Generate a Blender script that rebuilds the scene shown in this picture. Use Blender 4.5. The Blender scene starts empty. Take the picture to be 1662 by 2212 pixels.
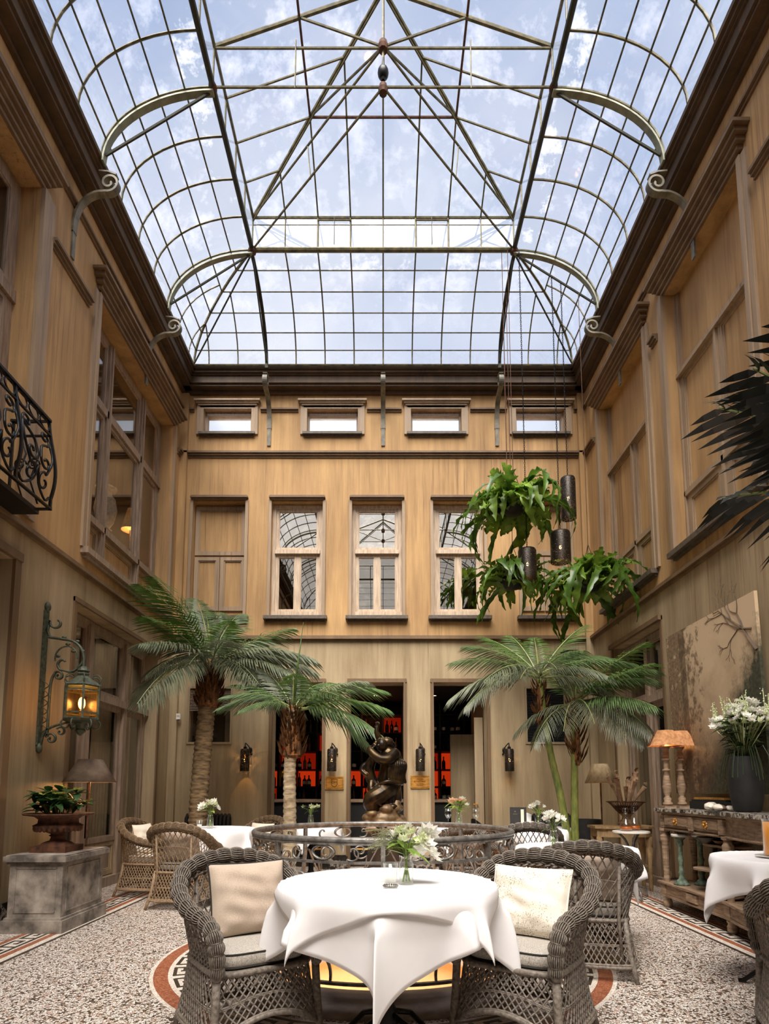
import bpy, math, random
from math import sin, cos, pi, radians as R, sqrt
from mathutils import Vector, Matrix

# ---------------------------------------------------------------- camera, sky, sun, exposure
SC = bpy.context.scene
COL = SC.collection
IMG_W, IMG_H, FPX = 1662, 2212, 1280.0
cam_data = bpy.data.cameras.new('camera')
cam = bpy.data.objects.new('camera', cam_data)
COL.objects.link(cam)
cam.location = (0, 0, 1.2)
cam.rotation_euler = (R(90 + 6.2), 0, 0)
cam_data.sensor_fit = 'VERTICAL'
cam_data.sensor_height = 36.0
cam_data.lens = 36.0 * FPX / IMG_H
cam_data.shift_y = 463 / IMG_H
cam_data.shift_x = 3 / IMG_H
cam_data.clip_start = 0.05
cam_data.clip_end = 500
SC.camera = cam

SC.view_settings.view_transform = 'Standard'
SC.view_settings.look = 'None'
SC.view_settings.gamma = 1.0
SC.view_settings.use_curve_mapping = False
SC.view_settings.exposure = 0.0

SC.cycles.transparent_max_bounces = 24

SKY_STRENGTH = 1.05
world = bpy.data.worlds.new('sky')
SC.world = world
world.use_nodes = True
wn, wl = world.node_tree.nodes, world.node_tree.links
wn.clear()
w_out = wn.new('ShaderNodeOutputWorld'); w_bg = wn.new('ShaderNodeBackground')
w_tc = wn.new('ShaderNodeTexCoord'); w_map = wn.new('ShaderNodeMapping')
w_no = wn.new('ShaderNodeTexNoise'); w_ramp = wn.new('ShaderNodeValToRGB')
w_sep = wn.new('ShaderNodeSeparateXYZ'); w_hz = wn.new('ShaderNodeMapRange'); w_add = wn.new('ShaderNodeMath')
w_map.inputs['Scale'].default_value = (2.2, 2.2, 3.4)
w_map.inputs['Location'].default_value = (3.1, 0.4, 1.2)
w_no.inputs['Scale'].default_value = 1.15; w_no.inputs['Detail'].default_value = 3.5; w_no.inputs['Roughness'].default_value = 0.55
# thin cloud everywhere, denser towards the horizon
w_hz.inputs['From Min'].default_value = 0.45; w_hz.inputs['From Max'].default_value = 0.95
w_hz.inputs['To Min'].default_value = 0.30; w_hz.inputs['To Max'].default_value = -0.10
w_add.operation = 'ADD'
w_ramp.color_ramp.elements[0].position = 0.34; w_ramp.color_ramp.elements[0].color = (0.43, 0.53, 0.76, 1)
w_ramp.color_ramp.elements[1].position = 0.84; w_ramp.color_ramp.elements[1].color = (.88, .91, 1.0, 1)
w_bg.inputs['Strength'].default_value = SKY_STRENGTH
wl.new(w_tc.outputs['Generated'], w_map.inputs['Vector']); wl.new(w_map.outputs['Vector'], w_no.inputs['Vector'])
wl.new(w_tc.outputs['Generated'], w_sep.inputs[0]); wl.new(w_sep.outputs['Z'], w_hz.inputs['Value'])
wl.new(w_no.outputs['Fac'], w_add.inputs[0]); wl.new(w_hz.outputs['Result'], w_add.inputs[1])
wl.new(w_add.outputs[0], w_ramp.inputs['Fac']); wl.new(w_ramp.outputs['Color'], w_bg.inputs['Color'])
wl.new(w_bg.outputs['Background'], w_out.inputs['Surface'])

sun_data = bpy.data.lights.new('sun', 'SUN')
sun_data.energy = 12.0
sun_data.angle = R(46)            # sun behind thin cloud: soft shadows
sun_data.color = (1.0, 0.93, 0.84)
sun = bpy.data.objects.new('sun', sun_data)
COL.objects.link(sun)
sun.rotation_euler = Vector((0.05, 0.54, -0.84)).to_track_quat('-Z', 'Y').to_euler()

# ---------------------------------------------------------------- materials
def lin(h):
    h = h.lstrip('#'); o = []
    for i in (0, 2, 4):
        c = int(h[i:i+2], 16) / 255
        o.append(c / 12.92 if c <= .04045 else ((c + .055) / 1.055) ** 2.4)
    return (o[0], o[1], o[2], 1)

class NT:
    def __init__(s, name):
        s.m = bpy.data.materials.new(name); s.m.use_nodes = True
        s.t = s.m.node_tree; s.t.nodes.clear()
        s.out = s.n('OutputMaterial')
    def n(s, typ, **kw):
        nd = s.t.nodes.new('ShaderNode' + typ)
        for k, v in kw.items(): setattr(nd, k, v)
        return nd
    def l(s, a, b): s.t.links.new(a, b)
    def math(s, op, a, b=None, clamp=False):
        nd = s.n('Math', operation=op, use_clamp=clamp)
        for i, x in enumerate((a, b)):
            if x is None: continue
            if isinstance(x, (int, float)): nd.inputs[i].default_value = x
            else: s.l(x, nd.inputs[i])
        return nd.outputs[0]
    def mix(s, f, a, b):
        nd = s.n('Mix', data_type='RGBA')
        for i, x in ((0, f), (6, a), (7, b)):
            if isinstance(x, (int, float, tuple)): nd.inputs[i].default_value = x
            else: s.l(x, nd.inputs[i])
        return nd.outputs[2]
    def noise(s, sc=5, st=(1, 1, 1), det=4, world=False, rough=.55):
        mp = s.n('Mapping'); mp.inputs['Scale'].default_value = st
        if world: s.l(s.n('NewGeometry').outputs['Position'], mp.inputs['Vector'])
        else: s.l(s.n('TexCoord').outputs['Object'], mp.inputs['Vector'])
        no = s.n('TexNoise'); no.inputs['Scale'].default_value = sc; no.inputs['Detail'].default_value = det
        no.inputs['Roughness'].default_value = rough
        s.l(mp.outputs['Vector'], no.inputs['Vector'])
        return no.outputs['Fac']
    def ramp(s, f, stops):
        r = s.n('ValToRGB'); e = r.color_ramp.elements
        while len(e) < len(stops): e.new(.5)
        for q, (p, c) in zip(e, stops):
            q.position = p; q.color = c if isinstance(c, tuple) else lin(c)
        s.l(f, r.inputs['Fac']); return r.outputs['Color']
    def bump(s, h, st=.3, d=.01):
        b = s.n('Bump'); b.inputs['Strength'].default_value = st; b.inputs['Distance'].default_value = d
        s.l(h, b.inputs['Height']); return b.outputs['Normal']
    def bsdf(s, color, rough=.6, metal=0, normal=None, spec=None, **kw):
        b = s.n('BsdfPrincipled')
        if isinstance(color, tuple): b.inputs['Base Color'].default_value = color
        else: s.l(color, b.inputs['Base Color'])
        if isinstance(rough, (int, float)): b.inputs['Roughness'].default_value = rough
        else: s.l(rough, b.inputs['Roughness'])
        b.inputs['Metallic'].default_value = metal
        if normal is not None: s.l(normal, b.inputs['Normal'])
        if spec is not None: b.inputs['Specular IOR Level'].default_value = spec
        for k, v in kw.items(): b.inputs[k].default_value = v
        return b.outputs[0]
    def done(s, sh):
        s.l(sh, s.out.inputs['Surface']); return s.m

def simple(name, c1, c2=None, sc=8, st=(1, 1, 1), rough=.6, metal=0, bump=0, lo=.35, hi=.65, det=4, bd=.01, **kw):
    t = NT(name)
    f = t.noise(sc, st, det)
    c = t.ramp(f, [(lo, c1), (hi, c2 or c1)]) if c2 else lin(c1)
    nm = t.bump(f, bump, bd) if bump else None
    return t.done(t.bsdf(c, rough, metal, nm, **kw))

MT = {}
def wall_paint(name, up1, up2, lo1, lo2, zpaint=None, rough=.75):
    t = NT(name)
    pos = t.n('NewGeometry').outputs['Position']
    sep = t.n('SeparateXYZ'); t.l(pos, sep.inputs[0])
    streak = t.noise(1.0, (5.5, 5.5, .5), 6, True, .62)
    fine = t.noise(1.0, (34, 34, 2.2), 4, True)
    cloud = t.noise(.9, (1, 1, .6), 3, True)
    mx = t.math('ADD', t.math('MULTIPLY', streak, .55), t.math('ADD', t.math('MULTIPLY', cloud, .35), t.math('MULTIPLY', fine, .10)))
    a = t.ramp(mx, [(.36, up1), (.62, up2)])
    if zpaint is not None:
        b = t.ramp(mx, [(.36, lo1), (.62, lo2)])
        f = t.math('GREATER_THAN', sep.outputs['Z'], zpaint)
        a = t.mix(f, b, a)
    # brown weather stains running down in broken vertical drips
    drip = t.noise(1.0, (24, 24, .5), 4, True, .7)
    big = t.noise(.55, (1, 1, 1), 2, True)
    d = t.math('MULTIPLY', t.ramp(drip, [(.52, (0, 0, 0, 1)), (.70, (1, 1, 1, 1))]), t.ramp(big, [(.42, (0, 0, 0, 1)), (.62, (1, 1, 1, 1))]))
    a = t.mix(t.math('MULTIPLY', d, .7), a, lin('#6b4a2e'))
    crack = t.noise(5.5, (1, 1, .8), 6, True, .75)
    h = t.math('ADD', t.math('MULTIPLY', fine, .15), t.math('MULTIPLY', crack, .9))
    return t.done(t.bsdf(a, rough, 0, t.bump(h, .35, .012)))
MT['wall'] = wall_paint('wall_paint', '#927048', '#c29b67', '#877355', '#b29e7c', 3.62)
MT['trim'] = wall_paint('trim_paint', '#86705a', '#a99174', '#86745c', '#a99474', 3.62, .6)
MT['cornice'] = wall_paint('cornice_shade_paint', '#3b2b1b', '#5a442c', '#3b2b1b', '#5a442c', None, .65)  # browns darkened so the colour carries the shadow under the cornice
MT['ledge'] = wall_paint('ledge_soot_shade_paint', '#5d4832', '#7c6245', '#5d4832', '#7c6245', None, .6)  # wall paint darkened for soot, with the mouldings' shading in the colour too
MT['sash'] = simple('sash_paint', '#a78f78', '#c6b299', 6, (6, 6, .6), .5, 0, .15)
MT['sash_dark'] = simple('sash_dark_paint', '#7d6a5a', '#a08b78', 6, (6, 6, .6), .5, 0, .2)
MT['sill'] = simple('bluestone_sill', '#4a4036', '#62564a', 20, rough=.55, bump=.2)
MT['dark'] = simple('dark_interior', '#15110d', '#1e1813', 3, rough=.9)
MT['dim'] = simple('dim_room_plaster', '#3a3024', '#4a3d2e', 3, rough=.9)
MT['black'] = simple('black_iron', '#0f0d0c', '#1b1816', 30, rough=.42, metal=.5, bump=.1)
MT['matt_black'] = simple('matt_black', '#0c0b0b', '#141312', 30, rough=.7)
MT['iron'] = simple('grey_wrought_iron', '#5d5a56', '#8a8680', 25, rough=.4, metal=.4, bump=.15)
MT['verdigris'] = simple('green_patinated_iron', '#3a3c30', '#59604e', 30, rough=.6, metal=.35, bump=.3)
MT['roof_iron'] = simple('olive_painted_iron', '#3f3b26', '#6e6440', 14, rough=.5, metal=.2, bump=.1)
MT['roof_arch'] = simple('pale_green_painted_iron', '#6f715a', '#8d8f78', 10, rough=.5, bump=.1)
MT['roof_dark'] = simple('dark_green_iron', '#1d1f16', '#34321f', 14, rough=.45, metal=.3)
MT['scroll'] = simple('grey_bracket_paint', '#565146', '#807966', 10, rough=.55, bump=.1)
MT['wicker'] = simple('grey_wicker', '#4d443b', '#8f8478', 55, (1, 1, 1), .62, 0, .5, .3, .72, 5, .004)
MT['wicker_core'] = simple('gap_shade_core', '#2a241e', '#3b332b', 40, rough=.8)  # dark colour stands in for shade in the gaps between canes
MT['wicker_tan'] = simple('tan_wicker', '#6d5740', '#a08668', 55, (1, 1, 1), .62, 0, .5, .3, .72, 5, .004)
MT['cloth'] = simple('white_linen', '#ece9ea', '#f6f4f4', 3, rough=.85, bump=.06, bd=.006)
MT['seat_fabric'] = simple('grey_tweed', '#8c857c', '#bdb6ab', 190, rough=.95, bump=.4, bd=.003)
MT['pillow_beige'] = simple('beige_linen', '#b29f8d', '#c3b19f', 140, (1, 6, 1), .95, bump=.2, bd=.002)
MT['pillow_cream'] = simple('cream_linen', '#e5d9c6', '#efe5d4', 60, rough=.95, bump=.1, bd=.003)
def speckled():
    t = NT('speckled_white_wool')
    a = t.noise(150, (1, 1, 1), 3); b = t.noise(7, (1, 1, 1), 3)
    f = t.math('ADD', t.math('MULTIPLY', a, .75), t.math('MULTIPLY', b, .45))
    c = t.ramp(f, [(.42, '#6b6357'), (.52, '#d5cbba'), (.6, '#e6ddcd')])
    return t.done(t.bsdf(c, .95, 0, t.bump(a, .3, .003)))
MT['pillow_speck'] = speckled()
MT['piping'] = simple('dark_piping', '#26231f', rough=.8)
MT['stone'] = simple('weathered_grey_stone', '#574f47', '#a79c8f', 6, rough=.8, bump=.35, det=8)
MT['curb'] = simple('grey_marble_curb', '#8a8078', '#b9aea2', 6, (1, 1, 3), .45, bump=.1, det=6)
MT['rust'] = simple('rusty_cast_iron', '#3b2418', '#6b432c', 18, rough=.8, metal=.2, bump=.5, det=6)
MT['bronze'] = simple('dark_bronze', '#1d1510', '#54401f', 9, rough=.36, metal=.7, bump=.3, det=5, lo=.4, hi=.8)
MT['rock'] = simple('patinated_rock', '#4a3524', '#77603f', 14, rough=.5, metal=.3, bump=.7, det=6)
MT['brass'] = simple('aged_brass', '#a8742e', '#d09a4c', 9, (1, 1, 5), .38, .45)
MT['brass_engraved'] = simple('engraved_brass', '#4a2c10', rough=.6, metal=.5)
MT['wood'] = simple('distressed_oak', '#6d5744', '#a78c70', 7, (1, 1, 7), .7, bump=.4, det=7)
MT['wood_h'] = simple('distressed_oak_long_grain', '#6d5744', '#a1866a', 7, (7, 1, 7), .7, bump=.4, det=7)
MT['wood_light'] = simple('bleached_oak', '#8f7350', '#b8986c', 8, (1, 7, 1), .65, bump=.3, det=6)
MT['dark_wood'] = simple('dark_walnut', '#1f1610', '#35261a', 8, (1, 6, 1), .45, bump=.2)
MT['clay'] = simple('brown_clay', '#6a5140', '#8a6d56', 14, rough=.8, bump=.3)
MT['vase_dark'] = simple('charcoal_stoneware', '#0e0d0d', '#1b1a19', 9, rough=.75, bump=.3)
MT['soil'] = simple('potting_soil', '#20160e', '#3a2a1b', 60, rough=.95, bump=.8)
MT['white'] = simple('white_porcelain', '#efece6', rough=.25)
MT['shell'] = simple('pale_shell', '#c9bda9', '#eee6d8', 25, rough=.5, bump=.3)
MT['shade'] = simple('parchment_shade', '#ab9472', '#cdb58d', 22, (1, 1, .5), .85, bump=.2)
MT['shade_rust'] = simple('rusted_tin_shade', '#a06c44', '#c78f60', 26, rough=.8, bump=.3)
MT['shade_grey'] = simple('grey_brown_shade', '#6a5a4c', '#857362', 12, rough=.85)
MT['green_stand'] = simple('verdigris_candlestick', '#3e4f43', '#7b8a73', 22, rough=.75, bump=.4)
MT['trunk'] = simple('palm_bark', '#4d3b28', '#8c7350', 9, (1, 1, 3.5), .9, bump=.7, det=6)
MT['trunk_pale'] = simple('pale_palm_bark', '#77654c', '#b5a283', 9, (1, 1, 3.5), .9, bump=.6, det=6)
MT['cane'] = simple('green_palm_cane', '#4d5a25', '#7c7d3c', 12, (2, 2, .6), .5, bump=.1)
MT['fibre'] = simple('palm_fibre', '#3d2512', '#8c5b2c', 34, (1, 1, .3), .95, bump=.6)
def leaf_mat(name, c1, c2, tr=.35, rough=.45, sc=6):
    t = NT(name)
    c = t.ramp(t.noise(sc, (1, 1, 1), 3), [(.3, c1), (.7, c2)])
    b = t.bsdf(c, rough)
    d = t.n('BsdfTranslucent'); t.l(c, d.inputs['Color'])
    m = t.n('MixShader'); m.inputs[0].default_value = tr
    t.l(b, m.inputs[1]); t.l(d.outputs[0], m.inputs[2])
    return t.done(m.outputs[0])
MT['palm'] = leaf_mat('palm_leaf', '#35482a', '#66804a', .35)
MT['palm_grey'] = leaf_mat('grey_green_palm_leaf', '#4c5340', '#7c8268', .3)
MT['palm_green'] = leaf_mat('fresh_palm_leaf', '#2f4a1c', '#5d7d35', .35)
MT['palm_shade'] = leaf_mat('shade_tinted_palm_leaf', '#0a0d09', '#161b12', .08)  # backlit shade of this palm is put into the leaf colour
MT['rachis'] = simple('palm_rachis', '#5f6b35', '#7e8650', 8, rough=.5)
MT['fern'] = leaf_mat('fern_leaf', '#2a4a12', '#8fae40', .38, .36, 5)
MT['fern_dark'] = leaf_mat('dark_fern_leaf', '#1d330e', '#587a28', .3, .36, 5)
MT['bouquet_leaf'] = leaf_mat('bouquet_leaf', '#6a8a30', '#b6cc6a', .4)
MT['bouquet_dark'] = leaf_mat('dark_bouquet_leaf', '#1d2a15', '#3f5228', .25)
MT['poinsettia'] = leaf_mat('poinsettia_leaf', '#1d3a1a', '#3b5c2a', .2)
MT['poin_yellow'] = leaf_mat('yellow_green_bract', '#8c9a3a', '#c3c060', .3)
MT['petal'] = leaf_mat('white_petal', '#e9e8dc', '#faf8f0', .35)
MT['petal_green'] = leaf_mat('greenish_petal', '#cfdca0', '#eef0cf', .35)
MT['petal_peach'] = leaf_mat('peach_petal', '#e7b08b', '#f3cfae', .35)
MT['grass'] = leaf_mat('wispy_grass', '#6f7550', '#98996f', .3)
MT['dried'] = simple('dried_pitcher_plant', '#8c6a4c', '#c9a98a', 16, rough=.8)
MT['juice'] = simple('orange_juice', '#f59a00', '#ffab0a', 5, rough=.3)
MT['amber'] = simple('amber_liquid', '#a4490f', '#c2641c', 5, rough=.2)
MT['speaker'] = simple('speaker_black', '#0b0b0c', rough=.6)
MT['water'] = simple('candle_wax', '#e9e6e2', rough=.6)
MT['navy'] = simple('charcoal_menu_cover', '#2a2828', '#343130', 50, rough=.6)
MT['paper'] = simple('cream_paper', '#efe3c9', rough=.8)

def marble(name, c0, c1, c2, sc=5):
    t = NT(name)
    a = t.noise(sc, (1, 1, 1), 8, False, .7)
    c = t.ramp(a, [(.35, c0), (.48, c1), (.52, c2), (.6, c0)])
    return t.done(t.bsdf(c, .22))
MT['marble'] = marble('dark_veined_marble', '#1d1a18', '#4a423c', '#c9bfb2', 7)
MT['base_marble'] = marble('black_marble_plinth', '#15120f', '#2b2520', '#a5988a', 4)
MT['white_marble'] = simple('white_marble', '#d8d2c8', '#eae5dc', 6, rough=.3)

def emit(name, c, s):
    t = NT(name); e = t.n('Emission'); e.inputs[0].default_value = lin(c); e.inputs[1].default_value = s
    return t.done(e.outputs[0])
MT['bulb'] = emit('lamp_filament', '#ffc274', 14)
MT['bulb_soft'] = emit('soft_bulb', '#ffb05a', 6)
MT['red_panel'] = emit('backlit_red_panel', '#e63c12', .55)
MT['red_dim'] = emit('backlit_dim_red_panel', '#b3210a', .4)
MT['amber_panel'] = emit('backlit_amber_panel', '#b8741a', .45)
MT['spot'] = emit('ceiling_spot', '#ffd9a5', 5)

def glass(name, tint=(1, 1, 1, 1), refl=.06, rough=.02, dirt=0, boost=1.0, rc=(1, 1, 1, 1)):
    t = NT(name)
    tr = t.n('BsdfTransparent'); tr.inputs['Color'].default_value = tint
    gl = t.n('BsdfGlossy'); gl.inputs['Roughness'].default_value = rough; gl.inputs['Color'].default_value = rc
    lw = t.n('LayerWeight'); lw.inputs['Blend'].default_value = .5
    f = t.math('ADD', t.math('MULTIPLY', t.math('POWER', lw.outputs['Facing'], 4.0), boost*.8), refl + .02, True)
    m = t.n('MixShader'); t.l(f, m.inputs[0]); t.l(tr.outputs[0], m.inputs[1]); t.l(gl.outputs[0], m.inputs[2])
    sh = m.outputs[0]
    if dirt:
        d = t.n('BsdfTranslucent'); d.inputs['Color'].default_value = (.75, .75, .78, 1)
        no = t.ramp(t.noise(2.4, (1, 1, 1), 6, True, .7), [(.5, (0, 0, 0, 1)), (.8, (1, 1, 1, 1))])
        m2 = t.n('MixShader'); t.l(t.math('MULTIPLY', no, dirt), m2.inputs[0])
        t.l(sh, m2.inputs[1]); t.l(d.outputs[0], m2.inputs[2]); sh = m2.outputs[0]
    return t.done(sh)
MT['roof_glass'] = glass('roof_glass', (.985, .99, 1, 1), .0, .03, .16, .5)
MT['roof_glass_dirty'] = glass('grimy_roof_glass', (.97, .975, .98, 1), .0, .06, .55, .5)
MT['win_glass'] = glass('window_glass', (.92, .9, .86, 1), .05, .01)
MT['mirror_glass'] = glass('reflective_window_glass', (.4, .37, .32, 1), .74, .01, 0, 1, (1, .9, .74, 1))
MT['mirror_low'] = glass('dim_reflective_window_glass', (.5, .46, .4, 1), .3, .01, 0, 1, (1, .9, .74, 1))
MT['clear'] = glass('clear_glass', (.97, .98, .97, 1), .02, .02)
MT['frosted'] = glass('obscure_glass', (1, 1, 1, 1), .02, .2, .0)
MT['lantern_glass'] = glass('amber_lantern_glass', (1, .86, .62, 1), .01, .25, 0, .4)

def perforated():
    t = NT('perforated_black_metal')
    tc = t.n('TexCoord'); v = t.n('TexVoronoi'); v.inputs['Scale'].default_value = 75
    t.l(tc.outputs['Object'], v.inputs['Vector'])
    hole = t.math('LESS_THAN', v.outputs['Distance'], .31)
    b = t.bsdf(t.ramp(t.noise(60), [(.3, '#1b1714'), (.7, '#3a322b')]), .42, .6)
    tr = t.n('BsdfTransparent'); m = t.n('MixShader')
    t.l(hole, m.inputs[0]); t.l(b, m.inputs[1]); t.l(tr.outputs[0], m.inputs[2])
    return t.done(m.outputs[0])
MT['perforated'] = perforated()

def mosaic(name, stops, sc=52, grout='#3a322b'):
    t = NT(name)
    pos = t.n('NewGeometry').outputs['Position']
    v = t.n('TexVoronoi'); v.inputs['Scale'].default_value = sc; t.l(pos, v.inputs['Vector'])
    e = t.n('TexVoronoi', feature='DISTANCE_TO_EDGE'); e.inputs['Scale'].default_value = sc; t.l(pos, e.inputs['Vector'])
    wn_ = t.n('TexWhiteNoise', noise_dimensions='3D'); t.l(v.outputs['Color'], wn_.inputs['Vector'])
    r = t.n('ValToRGB'); r.color_ramp.interpolation = 'CONSTANT'
    el = r.color_ramp.elements
    while len(el) < len(stops): el.new(.5)
    for q, (p, c) in zip(el, stops): q.position = p; q.color = lin(c)
    t.l(wn_.outputs['Value'], r.inputs['Fac'])
    g = t.math('LESS_THAN', e.outputs['Distance'], .075)
    c = t.mix(g, r.outputs['Color'], lin(grout))
    cl = t.noise(1.2, (1, 1, 1), 3, True)
    c = t.mix(t.math('MULTIPLY', cl, .12), c, lin('#a58a72'))
    return t.done(t.bsdf(c, .38, 0, t.bump(e.outputs['Distance'], .25, .004)))
MT['mosaic'] = mosaic('pebble_mosaic', [(0, '#f3ebe2'), (.42, '#e4d8ca'), (.64, '#c9b09f'), (.72, '#d3aa98'), (.77, '#564b42'), (.86, '#2a2420'), (.95, '#96846f')], 74, '#4a4138')
MT['white_band'] = mosaic('white_mosaic_band', [(0, '#ede5da'), (.5, '#e2d8cb'), (.9, '#cdc0b0')], 70, '#c0b3a3')
MT['red_band'] = mosaic('red_mosaic_band', [(0, '#a4603f'), (.4, '#b36f4d'), (.75, '#8e4c32')], 70, '#7d4632')
MT['black_tile'] = mosaic('black_mosaic', [(0, '#1f1b18'), (.6, '#2b2521')], 70, '#383029')

def painting_mat():
    t = NT('landscape_painting')
    tc = t.n('TexCoord'); sp = t.n('SeparateXYZ'); t.l(tc.outputs['Object'], sp.inputs[0])
    u, z = sp.outputs['Y'], sp.outputs['Z']            # metres on the canvas: u 0..1.6 (far to near), z 0..1.75
    n1 = t.noise(2.2, (1, 1, 1), 7, False, .68); n2 = t.noise(11, (1, 1, .8), 6, False, .72); n3 = t.noise(30, (1, 1, 1), 4)
    sky = t.ramp(t.math('ADD', t.math('MULTIPLY', n1, .5), t.math('MULTIPLY', z, .25)), [(.3, '#8d7557'), (.62, '#cdb391')])
    ground = t.ramp(n2, [(.35, '#3a2b1d'), (.65, '#6e5236')])
    f0 = t.math('ADD', t.math('MULTIPLY', z, 1.0), t.math('MULTIPLY', n2, .5))
    c = t.mix(t.ramp(f0, [(.55, (0, 0, 0, 1)), (.95, (1, 1, 1, 1))]), ground, sky)
    # misty trees on the far half
    tree = t.math('ADD', t.math('MULTIPLY', n2, 1.1), t.math('MULTIPLY', t.math('ABSOLUTE', t.math('SUBTRACT', u, .12)), -.42))
    c = t.mix(t.ramp(tree, [(.36, (0, 0, 0, 1)), (.47, (.85, .85, .85, 1))]), c, t.ramp(n3, [(.35, '#4b3a28'), (.7, '#8c7150')]))
    trunk = t.math('LESS_THAN', t.math('ABSOLUTE', t.math('SUBTRACT', t.math('ADD', u, t.math('MULTIPLY', n1, .05)), .36)), .06)
    c = t.mix(t.math('MULTIPLY', trunk, .7), c, lin('#57432e'))
    # dark bush, near lower side
    bush = t.math('ADD', t.math('MULTIPLY', u, .75), t.math('ADD', t.math('MULTIPLY', z, -.55), t.math('MULTIPLY', n2, .55)))
    c = t.mix(t.ramp(bush, [(.62, (0, 0, 0, 1)), (.82, (1, 1, 1, 1))]), c, t.ramp(n3, [(.3, '#262a20'), (.7, '#4c4a34')]))
    return t.done(t.bsdf(c, .75, 0, t.bump(n3, .2, .004)))
MT['painting'] = painting_mat()

# ---------------------------------------------------------------- mesh building
class MB:
    def __init__(s): s.v = []; s.f = []
    def add(s, vs, fs):
        o = len(s.v); s.v.extend([tuple(p) for p in vs]); s.f.extend([tuple(i + o for i in f) for f in fs]); return s
    def box(s, x0, x1, y0, y1, z0, z1):
        if x0 > x1: x0, x1 = x1, x0
        if y0 > y1: y0, y1 = y1, y0
        if z0 > z1: z0, z1 = z1, z0
        return s.add([(x0, y0, z0), (x1, y0, z0), (x1, y1, z0), (x0, y1, z0), (x0, y0, z1), (x1, y0, z1), (x1, y1, z1), (x0, y1, z1)],
                     [(0, 3, 2, 1), (4, 5, 6, 7), (0, 1, 5, 4), (1, 2, 6, 5), (2, 3, 7, 6), (3, 0, 4, 7)])
    def grid(s, rows, close_u=False, close_v=False, flip=False):
        n, m = len(rows), len(rows[0]); vs = [p for r in rows for p in r]; fs = []
        for i in range(n if close_u else n - 1):
            for j in range(m if close_v else m - 1):
                a, b, c, d = i*m+j, i*m+(j+1) % m, ((i+1) % n)*m+(j+1) % m, ((i+1) % n)*m+j
                fs.append((a, d, c, b) if flip else (a, b, c, d))
        return s.add(vs, fs)
    def frames(s, pts, closed=False, up=None):
        P = [Vector(p) for p in pts]; n = len(P); T = []
        for i in range(n):
            a = P[(i-1) % n] if (closed or i > 0) else P[i]; b = P[(i+1) % n] if (closed or i < n-1) else P[i]
            d = (b - a); T.append(d.normalized() if d.length > 1e-9 else Vector((0, 0, 1)))
        if up is not None: nr = Vector(up)
        else: nr = Vector((0, 0, 1)) if abs(T[0].z) < .9 else Vector((1, 0, 0))
        out = []
        for i in range(n):
            if up is not None: nr = Vector(up)
            q = nr - T[i] * nr.dot(T[i])
            if q.length < 1e-6: q = T[i].orthogonal()
            nr = q.normalized(); out.append((P[i], nr, T[i].cross(nr)))
        return out
    def tube(s, pts, r, n=8, closed=False, caps=True):
        fr = s.frames(pts, closed); k = len(fr); rs = r if isinstance(r, (list, tuple)) else [r] * k
        rows = [[p + (a * cos(2*pi*j/n) + b * sin(2*pi*j/n)) * rr for j in range(n)] for (p, a, b), rr in zip(fr, rs)]
        o = len(s.v); s.grid(rows, closed, True)
        if caps and not closed:
            s.f.append(tuple(o + j for j in range(n-1, -1, -1))[::-1][::-1]); s.f.append(tuple(o + (k-1)*n + j for j in range(n)))
        return s
    def bar(s, pts, w, h, up=(0, 0, 1), closed=False):
        """flat bar: w across, h along the up direction"""
        fr = s.frames(pts, closed, up); k = len(fr)
        rows = [[p + a*h/2 + b*w/2, p + a*h/2 - b*w/2, p - a*h/2 - b*w/2, p - a*h/2 + b*w/2] for p, a, b in fr]
        o = len(s.v); s.grid(rows, closed, True)
        if not closed: s.f.append((o, o+1, o+2, o+3)); s.f.append(tuple(o + (k-1)*4 + j for j in (3, 2, 1, 0)))
        return s
    def lathe(s, prof, n=24, c=(0, 0, 0), caps=True, a0=0):
        rows = [[(c[0] + r*cos(a0+2*pi*j/n), c[1] + r*sin(a0+2*pi*j/n), c[2] + z) for j in range(n)] for r, z in prof]
        o = len(s.v); s.grid(rows, False, True)
        if caps:
            s.f.append(tuple(o + j for j in range(n-1, -1, -1))); s.f.append(tuple(o + (len(prof)-1)*n + j for j in range(n)))
        return s
    def prism(s, poly, h, axis='z', at=0):
        """extrude a 2-D polygon: axis z -> (x,y), axis y -> (x,z), axis x -> (y,z)"""
        n = len(poly)
        f = {'z': lambda p, t: (p[0], p[1], t), 'y': lambda p, t: (p[0], t, p[1]), 'x': lambda p, t: (t, p[0], p[1])}[axis]
        vs = [f(p, at) for p in poly] + [f(p, at + h) for p in poly]
        return s.add(vs, [tuple(range(n-1, -1, -1)), tuple(range(n, 2*n))] + [(i, (i+1) % n, n+(i+1) % n, n+i) for i in range(n)])
    def ball(s, c, r, n=10, m=7, sc=(1, 1, 1)):
        rows = [[(c[0] + r*sc[0]*sin(pi*i/m)*cos(2*pi*j/n), c[1] + r*sc[1]*sin(pi*i/m)*sin(2*pi*j/n), c[2] - r*sc[2]*cos(pi*i/m)) for j in range(n)] for i in range(m+1)]
        return s.grid(rows, False, True)
    def slab(s, poly, t):
        """thin plate from a 3-D polygon, thickness t along its normal"""
        P = [Vector(p) for p in poly]; n = len(P)
        nr = sum(((P[i]-P[0]).cross(P[(i+1) % n]-P[0]) for i in range(n)), Vector()).normalized() * t / 2
        return s.add([p - nr for p in P] + [p + nr for p in P], [tuple(range(n-1, -1, -1)), tuple(range(n, 2*n))] + [(i, (i+1) % n, n+(i+1) % n, n+i) for i in range(n)])
    def mesh(s, name):
        m = bpy.data.meshes.new(name); m.from_pydata(s.v, [], s.f); m.update(); return m
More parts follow.
